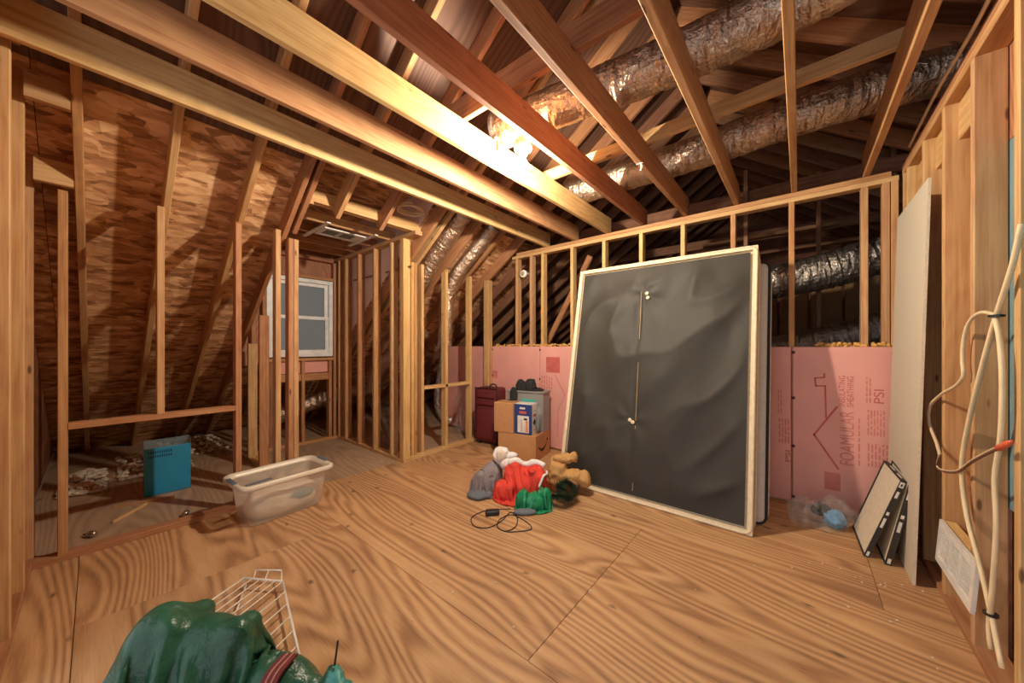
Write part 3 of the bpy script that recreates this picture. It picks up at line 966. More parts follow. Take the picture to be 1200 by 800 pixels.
# ================================================================== BEYOND THE BACK WALL
wk = struct('wall_kraft', 'kraft-faced insulation wall behind the back framing')
for i in range(8):
    x0 = -1.1 + 0.30 * i
    G().box(x0, x0 + 0.285, 5.5, 5.56, 0, 2.12).obj('insulation_batt', 'kraft', wk, bevel=0.02)
lumber('top_plate', (-1.2, 5.53, 2.14), (1.3, 5.53, 2.14), 0.1, SW, 'brown', wk, (0, 1, 0))
for y, x0, x1, z in ((4.7, -0.9, 0.3, 2.42), (5.0, -0.8, 0.5, 2.3)):
    b = lumber('loose_board', (x0, y, z), (x1, y + 0.15, z + 0.05), 0.09, SW, 'brown', None, (0, 1, 0))
    tag(b, 'loose %s board lying across the framing behind the back stud wall' % ('upper' if z > 2.4 else 'lower'), 'board')
b = lumber('diagonal_brace', aty(640, 405, 3.85), aty(692, 300, 3.85), SW, 0.07, 'red', None, (0, 1, 0))
tag(b, 'reddish diagonal brace behind the back stud wall beside the bed bases', 'brace')
for x, y in ((-0.42, 4.25), (0.15, 4.75), (0.62, 4.4)):
    lumber('post', (x, y, 0), (x, y, 3.0), SW, SD, 'brown', roof_r, (1, 0, 0))
for i in range(2):
    lumber('ceiling_joist', (-2.6, 4.3 + 1.6 * i, 2.75), (1.0, 4.3 + 1.6 * i, 2.75), SW, 0.13, 'brown', roof_r, (0, 1, 0))


# ================================================================== DUCTS
def duct(label, pts, r, mat='foil', seed=0, wr_=0.10, step=0.014, group='silver flexible ducts'):
    P = spline(pts, step)
    base = P[0].copy()
    ph = [noise.noise(Vector((i * 0.55, seed * 7.1, 0))) for i in range(len(P))]

    def rf(i, j, p):
        a = 2 * math.pi * j / 26
        n = noise.noise(Vector((math.cos(a) * 2.2, math.sin(a) * 2.2, i * 0.38 + seed * 9)))
        n2 = noise.noise(Vector((math.cos(a) * 5, math.sin(a) * 5, i * 0.9 + seed * 5)))
        return r * (1 + wr_ * (0.5 * ph[i] + 0.6 * n + 0.35 * n2))
    e = empty('flex_duct', base, 0, label, 'duct', None)
    G().tube([p - base for p in P], r, 26, rf).obj('foil_jacket', mat, e, None, False)
    for k in (1, len(P) - 2):
        t = (P[min(k + 1, len(P) - 1)] - P[k - 1]).normalized()
        G().tube([P[k] - base - t * 0.012, P[k] - base + t * 0.012], r * 1.06, 26).obj('collar_band', 'steel', e)
    return e


ZD = 2.585
duct('fat crinkled silver duct lying across the joists nearest the bulb', [(-1.62, 1.80, ZD + 0.13), (-1.2, 1.84, ZD + 0.13), (-0.65, 1.92, ZD + 0.13), (-0.1, 1.96, ZD + 0.14), (0.35, 1.93, ZD + 0.17)], 0.118, seed=1)
duct('long crinkled silver duct lying across the joists above the leaning bed bases', [(-1.75, 2.98, ZD + 0.125), (-1.2, 2.97, ZD + 0.125), (-0.6, 2.98, ZD + 0.13), (-0.05, 2.93, ZD + 0.135), (0.35, 2.98, ZD + 0.16), (0.75, 3.10, ZD + 0.2)], 0.122, seed=2)
duct('silver duct dropping from the joists between rafters beside the dormer corner post', [(-2.70, 2.47, 2.62), (-2.95, 2.46, 2.42), (-3.22, 2.46, 2.20), (-3.45, 2.45, 1.95), (-3.72, 2.45, 1.62)], 0.10, seed=3)
duct('silver duct bending straight down behind the rear knee wall rail', [(-2.72, 2.93, 2.60), (-2.95, 2.88, 2.36), (-3.18, 2.82, 2.12), (-3.36, 2.80, 1.86), (-3.40, 2.80, 1.55), (-3.42, 2.79, 1.22)], 0.085, seed=4)
duct('thin foil sleeve hanging below the rear knee wall rail', [(-3.42, 2.79, 1.20), (-3.44, 2.76, 0.9), (-3.46, 2.72, 0.55), (-3.42, 2.76, 0.34), (-3.36, 2.84, 0.28)], 0.048, 'foil_dark', seed=5, wr_=0.2)
duct('silver duct slanting down behind the dormer cheek studs', [(-3.62, 2.60, 1.40), (-3.95, 2.56, 1.16), (-4.35, 2.46, 0.95), (-4.55, 2.44, 0.6)], 0.088, seed=6)
duct('grey flattened duct lying on the floor behind the dormer cheek studs', [(-4.5, 2.45, 0.45), (-4.1, 2.38, 0.25), (-3.75, 2.30, 0.12), (-3.5, 2.32, 0.075)], 0.07, 'foil_dark', seed=7)
duct('silver duct lying beyond the opening under the dormer window', [(-5.35, 1.55, 0.28), (-5.3, 1.9, 0.40), (-5.25, 2.3, 0.52), (-5.2, 2.7, 0.55)], 0.10, seed=8)
duct('wide silver duct crossing behind the back studs at the height of the bed bases', [(-0.9, 4.3, 1.80), (-0.2, 4.3, 1.85), (0.28, 4.3, 1.93), (0.68, 4.3, 2.05), (1.2, 4.3, 2.15)], 0.165, 'foil_dark', seed=9)
duct('wide silver duct lying low behind the pink foam boards', [(-0.9, 4.45, 1.10), (-0.2, 4.45, 1.16), (0.36, 4.45, 1.30), (0.68, 4.45, 1.40), (1.2, 4.45, 1.45)], 0.155, 'foil_dark', seed=10)

# ================================================================== BULB
bl = empty('bare_bulb_lamp', (-1.335, 1.715, 2.345), 0, 'lit bare bulb in a white porcelain lampholder between two ceiling joists', 'lamp')
G().lathe([(0.004, -0.036), (0.018, -0.033), (0.030, -0.020), (0.034, -0.002), (0.031, 0.014), (0.022, 0.032), (0.016, 0.046), (0.0145, 0.058)], 24).obj('bulb', 'bulb', bl, None, True)
G().lathe([(0.0135, 0.056), (0.014, 0.076)], 20).obj('screw_shell', 'steel', bl, None, True)
G().lathe([(0.022, 0.066), (0.026, 0.072), (0.028, 0.092), (0.052, 0.102), (0.058, 0.110), (0.056, 0.124), (0.050, 0.126)], 28).obj('lampholder', 'porcelain', bl, None, True)
G().lathe([(0.048, 0.127), (0.050, 0.128), (0.050, 0.165), (0.047, 0.166)], 8).obj('junction_box', 'steel', bl)
G().box(-0.216, 0.122, -0.012, 0.012, 0.168, 0.174).obj('hanger_bar', 'steel', bl)

# ================================================================== BOX SPRING AND MATTRESS
tilt = 0.2046
bs = empty('box_spring', (-1.671, 2.677, 0.004), 0, 'upright box spring with black dust cover and cream edges leaning on the back wall', 'box spring', rot=(-tilt, 0, 0))
BWD, BHT, BTH = 1.44, 1.99, 0.17
# local: x along width, z up, y back
G().box(0.006, BWD - 0.006, 0.028, BTH, 0.006, BHT - 0.006).obj('body', 'cream', bs, None, True, bevel=0.022, seg=3)
# dust cover with sagging folds
vs, fs = [], []
nx, nz = 70, 90
for i in range(nz + 1):
    for j in range(nx + 1):
        x = 0.045 + (BWD - 0.09) * j / nx; z = 0.045 + (BHT - 0.09) * i / nz
        ex = min(j, nx - j) / nx * 2; ez = min(i, nz - i) / nz * 2
        edge = min(1, ex * 6) * min(1, ez * 6)
        q = Vector((x * 3.0, z * 1.7, 2.2))
        d_ = 0.020 * noise.noise(q) + 0.034 * (1 - abs(noise.noise(Vector((x * 2.6 - z * 2.2, z * 1.2 + x, 5))))) ** 3 - 0.014
        d_ += 0.004 * noise.noise(Vector((x * 9, z * 6, 1)))
        vph = (z - 1.25 * abs(x - 0.62)) * 11 + 2.5 * noise.noise(Vector((x * 2, z * 2, 8)))
        d_ += 0.007 * math.sin(vph) * min(1, abs(x - 0.62) * 5) * (0.45 + 0.55 * noise.noise(Vector((x * 2.5, z * 1.6, 4))))
        d_ += 0.010 * math.exp(-((x - 0.64 + 0.03 * z) / 0.025) ** 2) * -1
        for (kx, kz) in ((0.655, 1.70), (0.60, 0.62)):
            rr = math.hypot(x - kx, z - kz)
            an = math.atan2(z - kz, x - kx)
            d_ += 0.012 * math.exp(-rr / 0.13) * math.cos(an * 5 + kx * 9)
        vs.append((x, 0.006 - d_ * edge * 0.9, z))
for i in range(nz):
    for j in range(nx):
        a = i * (nx + 1) + j
        fs.append((a, a + 1, a + nx + 2, a + nx + 1))
pyd('dust_cover', vs, fs, 'dust', bs, None, True)
for nm, mt, a in (('front_edge', 'cream', 0.030),):
    ring_pts = []
    g = G()
    g.box(0, a, -0.006, 0.03, 0, BHT); g.box(BWD - a, BWD, -0.006, 0.03, 0, BHT)
    g.box(a, BWD - a, -0.006, 0.03, 0, a); g.box(a, BWD - a, -0.006, 0.03, BHT - a, BHT)
    g.obj(nm, mt, bs)


def cord_loop(y, inset, r):
    rr = 0.05
    pts = []
    for (cx, cz, a0) in ((BWD - inset - rr, inset + rr, -90), (BWD - inset - rr, BHT - inset - rr, 0), (inset + rr, BHT - inset - rr, 90), (inset + rr, inset + rr, 180)):
        for k in range(6):
            an = math.radians(a0 + 18 * k)
            pts.append((cx + rr * math.cos(an), y, cz + rr * math.sin(an)))
    pts.append(pts[0])
    return G().tube(pts, r, 7, None, False)


cord_loop(-0.004, 0.006, 0.009).obj('piping', 'cream', bs, None, True)
cord_loop(0.035, 0.001, 0.008).obj('piping', 'cream_dark', bs, None, True)
cord_loop(0.075, 0.001, 0.007).obj('piping', 'cream', bs, None, True)
cord_loop(BTH - 0.01, 0.006, 0.010).obj('piping', 'cream', bs, None, True)
for z0, z1 in ((1.30, 1.72), (0.62, 1.10), (0.08, 0.58)):
    G().tube([(0.64 + 0.01 - 0.03 * z * 0.9 + 0.015, -0.004, z) for z in [z0 + (z1 - z0) * k / 6 for k in range(7)]], 0.0025, 6).obj('seam_thread', 'cream_dark', bs)
for kx, kz in ((0.665, 1.70), (0.675, 1.66), (0.60, 0.62), (0.625, 0.605)):
    G().lathe([(0.016, 0), (0.013, 0.004), (0.004, 0.007)], 10).obj('staple_tuft', 'cream', bs, Matrix.Translation((kx, -0.004, kz)) @ Matrix.Rotation(math.pi / 2, 4, 'X'))
mt_ = empty('mattress', (-1.60, 2.677 + 0.20, 0.004), 0, 'pale quilted mattress standing between the box spring and the stud wall', 'mattress', rot=(-tilt * 0.97, 0, 0))
G().box(0, 1.43, 0, 0.17, 0, 1.90).obj('body', 'mattress', mt_, None, True, bevel=0.05, seg=4)
for y in (0.02, 0.15):
    rr = 0.06; inset = 0.004; Wm, Hm = 1.43, 1.90
    pts = []
    for (cx, cz, a0) in ((Wm - inset - rr, inset + rr, -90), (Wm - inset - rr, Hm - inset - rr, 0), (inset + rr, Hm - inset - rr, 90), (inset + rr, inset + rr, 180)):
        for k in range(6):
            an = math.radians(a0 + 18 * k)
            pts.append((cx + rr * math.cos(an), y, cz + rr * math.sin(an)))
    pts.append(pts[0])
    G().tube(pts, 0.009, 7, None, False).obj('tape_edge', 'black_cloth' if y < 0.1 else 'mattress', mt_, None, True)
g = G()
for i in range(70):
    z = 0.12 + i * 0.024
    g.box(1.428, 1.434, 0.045, 0.125, z, z + 0.012)
g.obj('quilted_border_ribs', 'mattress', mt_)

# ================================================================== LUGGAGE AND BOXES
sc = empty('suitcase', (-2.975, 3.075, 0), math.radians(9), 'maroon upright soft suitcase standing beside the cardboard boxes', 'suitcase')
G().box(-0.165, 0.165, 0, 0.22, 0.03, 0.70).obj('body', 'maroon', sc, None, True, bevel=0.035, seg=3)
for z0, z1, dpt in ((0.575, 0.655, 0.022), (0.49, 0.56, 0.026), (0.075, 0.465, 0.02)):
    p = G().box(-0.135, 0.135, -dpt, 0.02, z0, z1).obj('front_pocket', 'maroon', sc, None, True, bevel=0.016, seg=3)
    G().tube([(-0.12, -dpt - 0.001, z1 - 0.012), (0.12, -dpt - 0.001, z1 - 0.012)], 0.003, 6).obj('zipper', 'maroon_dark', p)
G().tube(spline([(-0.158, 0.002, 0.06), (-0.158, 0.002, 0.64), (-0.13, 0.002, 0.69), (0.13, 0.002, 0.69), (0.158, 0.002, 0.64), (0.158, 0.002, 0.06)], 0.03), 0.009, 8).obj('edge_piping', 'maroon_dark', sc, None, True)
G().tube(spline([(0.02, 0.06, 0.695), (0.025, 0.06, 0.725), (0.06, 0.06, 0.745), (0.11, 0.06, 0.735), (0.12, 0.06, 0.695)], 0.02), 0.009, 8).obj('carry_handle', 'black_plastic', sc, None, True)
for x in (-0.12, 0.12):
    G().tube([(x - 0.012, 0.19, 0.03), (x + 0.012, 0.19, 0.03)], 0.03, 14).obj('wheel', 'black_plastic', sc)
for x in (-0.12, 0.12):
    G().box(x - 0.015, x + 0.015, 0.02, 0.06, 0, 0.035).obj('foot', 'black_plastic', sc)


def carton(name, loc, rz, w_, d_, h_, label, cat='box', mat='card', tape=True):
    e = empty(name, loc, rz, label, cat)
    G().box(0, w_, 0, d_, 0, h_).obj('carton', mat, e, None, False, bevel=0.004, seg=1)
    if tape:
        G().box(0.002, w_ - 0.002, d_ / 2 - 0.025, d_ / 2 + 0.025, h_ - 0.001, h_ + 0.0008).obj('tape', 'card_dark', e)
        G().box(w_ - 0.001, w_ + 0.0008, d_ / 2 - 0.025, d_ / 2 + 0.025, h_ - 0.07, h_ - 0.002).obj('tape', 'card_dark', e)
    return e


BR = math.radians(12)
big = carton('cardboard_box', (-2.565, 2.845, 0), BR, 0.455, 0.40, 0.27, 'large brown cardboard box with a printed smile, bottom of the stack')
# smile arrow on its right end (local x = 0.455 face, y runs back)
g = G()
pts = [(0.06 + 0.25 * k / 16, 0.165 - 0.075 * math.sin(math.pi * (0.08 + 0.84 * k / 16))) for k in range(17)]
for k, ((ya, za), (yb, zb)) in enumerate(zip(pts[:-1], pts[1:])):
    w1 = 0.004 + 0.012 * math.sin(math.pi * k / 16); w2 = 0.004 + 0.012 * math.sin(math.pi * (k + 1) / 16)
    g.prism([(ya, za - w1), (yb, zb - w2), (yb, zb + w2), (ya, za + w1)], 'x', 0.4545, 0.4562)
g.prism([(0.285, 0.175), (0.335, 0.195), (0.325, 0.135), (0.315, 0.165)], 'x', 0.4545, 0.4562)
g.obj('printed_smile', 'ink', big)
EX = Vector((math.cos(BR), math.sin(BR), 0)); EY = Vector((-math.sin(BR), math.cos(BR), 0)); O = Vector((-2.565, 2.845, 0.2715))
carton('cardboard_box', O + EX * -0.05 + EY * -0.005, BR, 0.24, 0.20, 0.325, 'plain brown cardboard box on the left of the larger cardboard box')
bb = carton('printed_carton', O + EX * 0.196 + EY * 0.012, BR, 0.20, 0.16, 0.325, 'blue and white printed carton standing on the large cardboard box', 'box', 'white_print', False)
BW_, BD_, BH_ = 0.20, 0.16, 0.325


def front(name, x0, x1, z0, z1, mat, lay=1):
    return G().box(x0, x1, -0.0009 * lay, 0.001, z0, z1).obj(name, mat, bb)


def sidep(name, y0, y1, z0, z1, mat, lay=1):
    return G().box(BW_ - 0.001, BW_ + 0.0009 * lay, y0, y1, z0, z1).obj(name, mat, bb)


front('blue_front_print', 0.002, 0.198, 0.003, 0.322, 'blue_print')
front('white_panel_print', 0.04, 0.175, 0.02, 0.20, 'white_print', 2)
front('brand_print', 0.065, 0.13, 0.27, 0.29, 'white_print', 2)
front('label_print', 0.06, 0.145, 0.222, 0.25, 'red_label', 2)
front('orange_stripe_print', 0.135, 0.165, 0.03, 0.15, 'orange_label', 3)
front('dark_mark_print', 0.115, 0.155, 0.155, 0.175, 'ink', 3)
front('line_print', 0.085, 0.09, 0.03, 0.16, 'blue_print', 3)
sidep('blue_corner_print', 0.0, 0.022, 0.003, 0.322, 'blue_print')
sidep('label_print', 0.05, 0.13, 0.185, 0.215, 'red_label')
g = G().prism([(0.045, 0.125), (0.09, 0.165), (0.135, 0.125), (0.09, 0.085)], 'x', BW_ - 0.001, BW_ + 0.0009)
g.obj('diamond_print', 'ink', bb)
sidep('line_print', 0.05, 0.13, 0.245, 0.252, 'teal_print'); sidep('line_print', 0.05, 0.13, 0.04, 0.05, 'orange_label')
# grey tote behind them
tt = empty('storage_tote', O + EX * 0.0 + EY * 0.205, BR, 'grey see-through storage tote on the back of the large cardboard box', 'tote')
g = G()
w2, d2, h2 = 0.455, 0.19, 0.42
g.box(0, w2, 0, 0.004, 0, h2); g.box(0, w2, d2 - 0.004, d2, 0, h2); g.box(0, 0.004, 0.004, d2 - 0.004, 0, h2); g.box(w2 - 0.004, w2, 0.004, d2 - 0.004, 0, h2); g.box(0.004, w2 - 0.004, 0.004, d2 - 0.004, 0, 0.004)
g.obj('bin', 'grey_bin', tt)
G().box(-0.012, w2 + 0.012, -0.012, d2 + 0.008, h2, h2 + 0.02).obj('lid', 'grey_bin', tt, bevel=0.006)
blob_obj('contents', 'slate_cloth', tt, [((0.2, 0.095, 0.14), (0.19, 0.085, 0.135)), ((0.32, 0.095, 0.2), (0.12, 0.085, 0.12))], amp=0.004, freq=9, seed=31, c=(0.22, 0.095, 0.16))
G().box(0.19, 0.36, -0.004, 0.0, 0.315, 0.35).obj('teal_label', 'teal_print', tt)
# clear bag at the end of the stack
pb = empty('plastic_pouch', O + EX * 0.432 + EY * 0.11, BR + 0.5, 'crumpled clear pouch with dark contents at the end of the box stack', 'pouch')
blob_obj('film', 'film', pb, [((0, 0, 0.14), (0.032, 0.06, 0.135)), ((0.01, 0, 0.22), (0.028, 0.045, 0.08))], amp=0.006, freq=14, seed=3, c=(0, 0, 0.14), nu=40, nv=24)
blob_obj('contents', 'slate_cloth', pb, [((0, 0, 0.12), (0.022, 0.04, 0.11))], amp=0.004, freq=16, seed=5, c=(0, 0, 0.12), nu=28, nv=16)
# black jacket draped over the tote
bj = empty('black_jacket', O + EX * 0.20 + EY * 0.30 + Vector((0, 0, 0.44)), BR, 'black jacket heaped over the top of the grey tote', 'jacket')
drape('cloth', 'black_cloth', bj, lumps([((0, 0, 0.02), (0.16, 0.085, 0.10)), ((-0.07, 0, 0.06), (0.07, 0.065, 0.085)), ((0.05, 0, 0.07), (0.08, 0.065, 0.085)), ((0.15, -0.01, 0.0), (0.08, 0.07, 0.04))], 16, 0.012, 0.024, 9), (0.62, 0.40), (72, 48), (0.02, 0), 0.16, (0.56, 0.48), 11, steps=100, bound=(0.02, 0.0, 0.20, 0.095), bend=0.12)
blob_obj('hanging_sleeve', 'black_cloth', bj, [((-0.10, -0.115, -0.06), (0.05, 0.012, 0.10)), ((-0.15, -0.13, -0.145), (0.09, 0.03, 0.035))], amp=0.008, freq=14, seed=12, c=(-0.11, -0.118, -0.10), floor=False)

# ================================================================== CLOTHES PILE (local x right, y away from the camera)
def pile(name, u, v, label, cat, dy=0.0):
    p = atz(u, v)
    return empty(name, (p.x + FW[0] * dy, p.y + FW[1] * dy, 0), TH, label, cat)


PB = atz(615, 590)


def pp(name, x, y, label, cat):
    return empty(name, (PB.x + RT[0] * x + FW[0] * y, PB.y + RT[1] * x + FW[1] * y, 0), TH, label, cat)


k = pp('red_costume', -0.02, 0.13, 'red felt costume with white plush trim heaped on the floor', 'costume')
RE = [((0.02, 0.03, 0.08), (0.20, 0.15, 0.16)), ((-0.13, -0.03, 0.06), (0.10, 0.10, 0.12)), ((0.12, 0.0, 0.14), (0.11, 0.12, 0.16)), ((-0.05, 0.04, 0.16), (0.11, 0.10, 0.12))]
o, rv = drape('red_felt', 'red_cloth', k, lumps(RE, 26, 0.022, 0.04, 3), (0.92, 0.84), (96, 88), (0.01, -0.01), 0.34, (0.62, 0.62), 21, steps=130, rot=0.4, bound=(0.0, 0.0, 0.245, 0.20), bend=0.12)
pts = [(x, y, hz(rv, x, y) + 0.012) for x, y in ((-0.10, 0.06), (-0.05, 0.05), (0.0, 0.05), (0.05, 0.05), (0.10, 0.04), (0.15, 0.03), (0.185, 0.0))]
G().tube(spline(pts, 0.012), 0.02, 10, lambda i, j, p: 0.024 + 0.005 * noise.noise(p * 30)).obj('white_trim', 'white_cloth', k, None, True)
pts = [(x, y, hz(rv, x, y) + 0.004) for x, y in ((0.20, -0.03), (0.195, -0.07), (0.17, -0.10), (0.13, -0.12))]
G().tube(spline(pts, 0.012), 0.009, 8).obj('trim_cord', 'white_cloth', k, None, True)
k = pp('green_costume', 0.065, -0.075, 'shiny green cloth bundle lying in front of the red costume', 'cloth')
drape('satin', 'green_cloth', k, lumps([((0.0, 0.0, 0.05), (0.13, 0.10, 0.09)), ((-0.08, 0.01, 0.07), (0.065, 0.07, 0.09)), ((0.09, 0.03, 0.07), (0.07, 0.08, 0.10))], 16, 0.014, 0.026, 5), (0.58, 0.50), (74, 64), (0, 0), 0.19, (0.52, 0.52), 23, steps=120, rot=-0.3, bound=(0.0, 0.0, 0.150, 0.105), bend=0.12)
blob_obj('grey_lining', 'slate_cloth', k, [((-0.07, -0.085, 0.015), (0.085, 0.04, 0.02))], amp=0.003, freq=14, seed=36, c=(-0.07, -0.085, 0.012), nu=40, nv=20)
k = pp('white_hood', -0.19, 0.26, 'white plush hood rolled on top of the grey sweater', 'hood')
blob_obj('plush_roll', 'white_cloth', k, [((0, 0, 0.29), (0.065, 0.06, 0.075)), ((0.035, -0.01, 0.24), (0.055, 0.06, 0.05)), ((0.07, 0, 0.29), (0.07, 0.035, 0.028))], amp=0.008, freq=10, seed=24, c=(0.01, 0, 0.27), floor=False)
blob_obj('hood_lining', 'beige_cloth', k, [((0.0, -0.045, 0.30), (0.042, 0.03, 0.05))], amp=0.003, freq=10, seed=25, c=(0, -0.045, 0.30), floor=False, nu=30, nv=16)
k = pp('grey_sweater', -0.31, 0.18, 'grey knitted sweater slumped beside the red costume', 'sweater')
drape('knit', 'grey_cloth', k, lumps([((0.02, 0.04, 0.10), (0.13, 0.13, 0.17)), ((-0.05, 0.01, 0.08), (0.10, 0.10, 0.15)), ((0.06, 0.09, 0.18), (0.09, 0.08, 0.08))], 20, 0.018, 0.035, 6), (0.74, 0.66), (78, 70), (0.0, 0.03), 0.30, (0.52, 0.54), 26, steps=130, rot=0.2, bound=(0.0, 0.03, 0.145, 0.14), bend=0.15)
blob_obj('ribbed_hem', 'slate_cloth', k, [((-0.05, -0.05, 0.02), (0.105, 0.085, 0.03))], amp=0.010, freq=9, seed=27, c=(-0.05, -0.05, 0.02))
k = pp('tan_plush', 0.29, 0.26, 'tan plush soft toy flopped against the box spring corner', 'soft toy')
blob_obj('body', 'tan_cloth', k, [((0, 0, 0.13), (0.09, 0.09, 0.13)), ((0.0, 0.02, 0.22), (0.07, 0.06, 0.06))], amp=0.014, freq=9, seed=28, c=(0, 0, 0.12))
blob_obj('arm', 'tan_cloth', k, [((0.06, -0.01, 0.27), (0.10, 0.045, 0.035)), ((0.13, -0.01, 0.28), (0.035, 0.04, 0.04))], amp=0.008, freq=14, seed=29, c=(0.09, -0.01, 0.275), floor=False)
blob_obj('leg', 'tan_cloth', k, [((0.13, -0.08, 0.14), (0.11, 0.07, 0.055)), ((0.20, -0.10, 0.13), (0.05, 0.06, 0.07))], amp=0.010, freq=12, seed=30, c=(0.15, -0.085, 0.14), floor=False)
blob_obj('leg', 'tan_cloth', k, [((0.06, -0.13, 0.10), (0.075, 0.05, 0.045))], amp=0.008, freq=14, seed=33, c=(0.06, -0.13, 0.1), floor=False)
# evergreen garland
gl = pp('evergreen_garland', 0.29, -0.03, 'dark artificial evergreen garland bunched beside the green cloth', 'garland')
rnd = random.Random(5)
path = spline([(-0.09, 0.02, 0.06), (-0.02, -0.05, 0.09), (0.05, 0.0, 0.05), (0.10, 0.06, 0.10), (0.04, 0.10, 0.14), (-0.03, 0.06, 0.12), (0.02, -0.02, 0.12)], 0.008)
G().tube(path, 0.004, 6).obj('stem', 'needle', gl)
g = G()
for p in path:
    for q in range(48):
        dv_ = Vector((rnd.gauss(0, 1), rnd.gauss(0, 1), rnd.gauss(0, 1))).normalized()
        L = rnd.uniform(0.035, 0.07)
        e_ = p + dv_ * L
        if e_.z < 0.003: e_.z = 0.003
        s_ = dv_.cross(Vector((0.3, 0.5, 0.8))).normalized() * 0.0016
        b_ = len(g.v)
        g.v += [tuple(p + s_), tuple(p - s_), tuple(e_)]
        g.f.append((b_, b_ + 1, b_ + 2))
o = g.obj('needles', 'needle', gl); o['kind'] = 'stuff'
# black power cord with an adapter
cp = empty('power_cord', atz(580, 607), 0, 'thin black power cord looped on the plywood in front of the clothes', 'cord')
cb = cp.location.copy()
lp = [atz(u, v, 0.004) - cb for u, v in ((598, 596), (570, 598), (553, 606), (556, 616), (572, 618), (588, 610), (598, 600), (606, 606), (604, 617), (592, 622), (583, 617), (586, 608), (600, 603), (618, 612), (622, 620), (600, 623), (590, 622))]
G().tube(spline(lp, 0.015), 0.0032, 6).obj('cable', 'black_plastic', cp, None, True)
ad = atz(577, 603) - cb
G().box(-0.05, 0.05, -0.026, 0.026, 0.001, 0.035).obj('adapter', 'black_plastic', cp, Matrix.Translation(ad) @ Matrix.Rotation(TH + 0.15, 4, 'Z'), True, bevel=0.008)

# ================================================================== STORAGE TUB WITH CLOTHES
tb = empty('storage_bin', (-2.975, 0.885, 0.0), math.radians(4), 'frosted clear lidless storage bin of clothes beside the knee wall stud', 'storage bin')


def rrect(hx, hy, r, z, n=6):
    pts = []
    for (cx, cy, a0) in ((hx - r, hy - r, 0), (-hx + r, hy - r, 90), (-hx + r, -hy + r, 180), (hx - r, -hy + r, 270)):
        for q in range(n + 1):
            an = math.radians(a0 + 90 * q / n)
            pts.append((cx + r * math.cos(an), cy + r * math.sin(an), z))
    return pts


def loft(rings, cap0=True, cap1=False):
    g = G(); n = len(rings[0])
    for r in rings:
        g.v += r
    for i in range(len(rings) - 1):
        for j in range(n):
            q = (j + 1) % n
            g.f.append((i * n + j, i * n + q, (i + 1) * n + q, (i + 1) * n + j))
    if cap0: g.f.append(tuple(reversed(range(n))))
    if cap1: g.f.append(tuple((len(rings) - 1) * n + j for j in range(n)))
    return g


loft([rrect(0.135, 0.225, 0.04, 0.002), rrect(0.145, 0.235, 0.045, 0.012), rrect(0.168, 0.268, 0.05, 0.265)]).obj('tub', 'tub', tb, None, True)
loft([rrect(0.170, 0.270, 0.05, 0.262), rrect(0.196, 0.300, 0.06, 0.262), rrect(0.203, 0.308, 0.065, 0.270), rrect(0.203, 0.308, 0.065, 0.292), rrect(0.196, 0.300, 0.06, 0.298), rrect(0.178, 0.280, 0.055, 0.296), rrect(0.170, 0.270, 0.05, 0.266)], False).obj('rim', 'tub_rim', tb, None, True)
blob_obj('folded_clothes', 'beige_cloth', tb, [((0, 0, 0.10), (0.132, 0.225, 0.095)), ((0.01, -0.09, 0.13), (0.115, 0.12, 0.075)), ((0.01, 0.11, 0.12), (0.115, 0.11, 0.065)), ((0, 0.13, 0.075), (0.13, 0.095, 0.09)), ((0, -0.13, 0.075), (0.13, 0.095, 0.09)), ((0.05, 0, 0.07), (0.09, 0.2, 0.075))], amp=0.008, freq=9, seed=41, c=(0, 0, 0.09), nu=80, nv=40)
blob_obj('teal_garment', 'teal_cloth', tb, [((0.10, 0.09, 0.115), (0.044, 0.10, 0.035))], amp=0.003, freq=12, seed=42, c=(0.10, 0.09, 0.115), floor=False)
for s in (-1, 1):
    G().box(-0.07, 0.07, s * 0.30 - 0.014, s * 0.30 + 0.014, 0.298, 0.306).obj('latch', 'latch', tb, bevel=0.003)
G().box(0.02, 0.045, -0.24, -0.08, 0.262, 0.268).obj('grey_strap', 'slate_cloth', tb, Matrix.Rotation(0.1, 4, 'Z'))

# chrome elbow behind the bin
ce = empty('metal_elbow', (-3.36, 0.80, 0), 0, 'small crinkled metal elbow on the floor behind the storage bin', 'pipe fitting')
G().tube(spline([(0, 0, 0.0), (0, 0, 0.06), (0.02, 0.02, 0.11), (0.06, 0.05, 0.13)], 0.012), 0.035, 16, lambda i, j, p: 0.036 + 0.003 * (i % 2)).obj('elbow', 'cap', ce)

# ================================================================== BLUE CRATE
bc = empty('blue_case', (-4.035, 0.385, 0), math.radians(-2), 'flat blue plastic case with smoky clear top standing behind the knee wall', 'case')
# local: +x faces the room, y along the wall
G().box(-0.012, 0.0, -0.137, 0.137, 0.004, 0.385).obj('blue_front', 'blue_plastic', bc, bevel=0.003)
g = G()
g.box(-0.11, -0.105, -0.14, 0.14, 0.0, 0.435); g.box(-0.105, -0.0, -0.14, -0.1375, 0.0, 0.42); g.box(-0.105, 0.0, 0.1375, 0.14, 0.0, 0.42); g.box(-0.105, 0.002, -0.1375, 0.1375, 0.0, 0.004)
g.obj('clear_shell', 'clear_edge', bc)
G().box(-0.104, -0.013, -0.13, 0.13, 0.005, 0.30).obj('inner_pack', 'slot', bc)
for row, z in ((0, 0.352), (1, 0.318)):
    for i in range(11):
        y = -0.115 + i * 0.013
        G().box(-0.001, 0.0012, y, y + 0.007, z - 0.011, z + 0.009).obj('slot', 'slot', bc)

# loose insulation on the attic floor
rnd = random.Random(3)


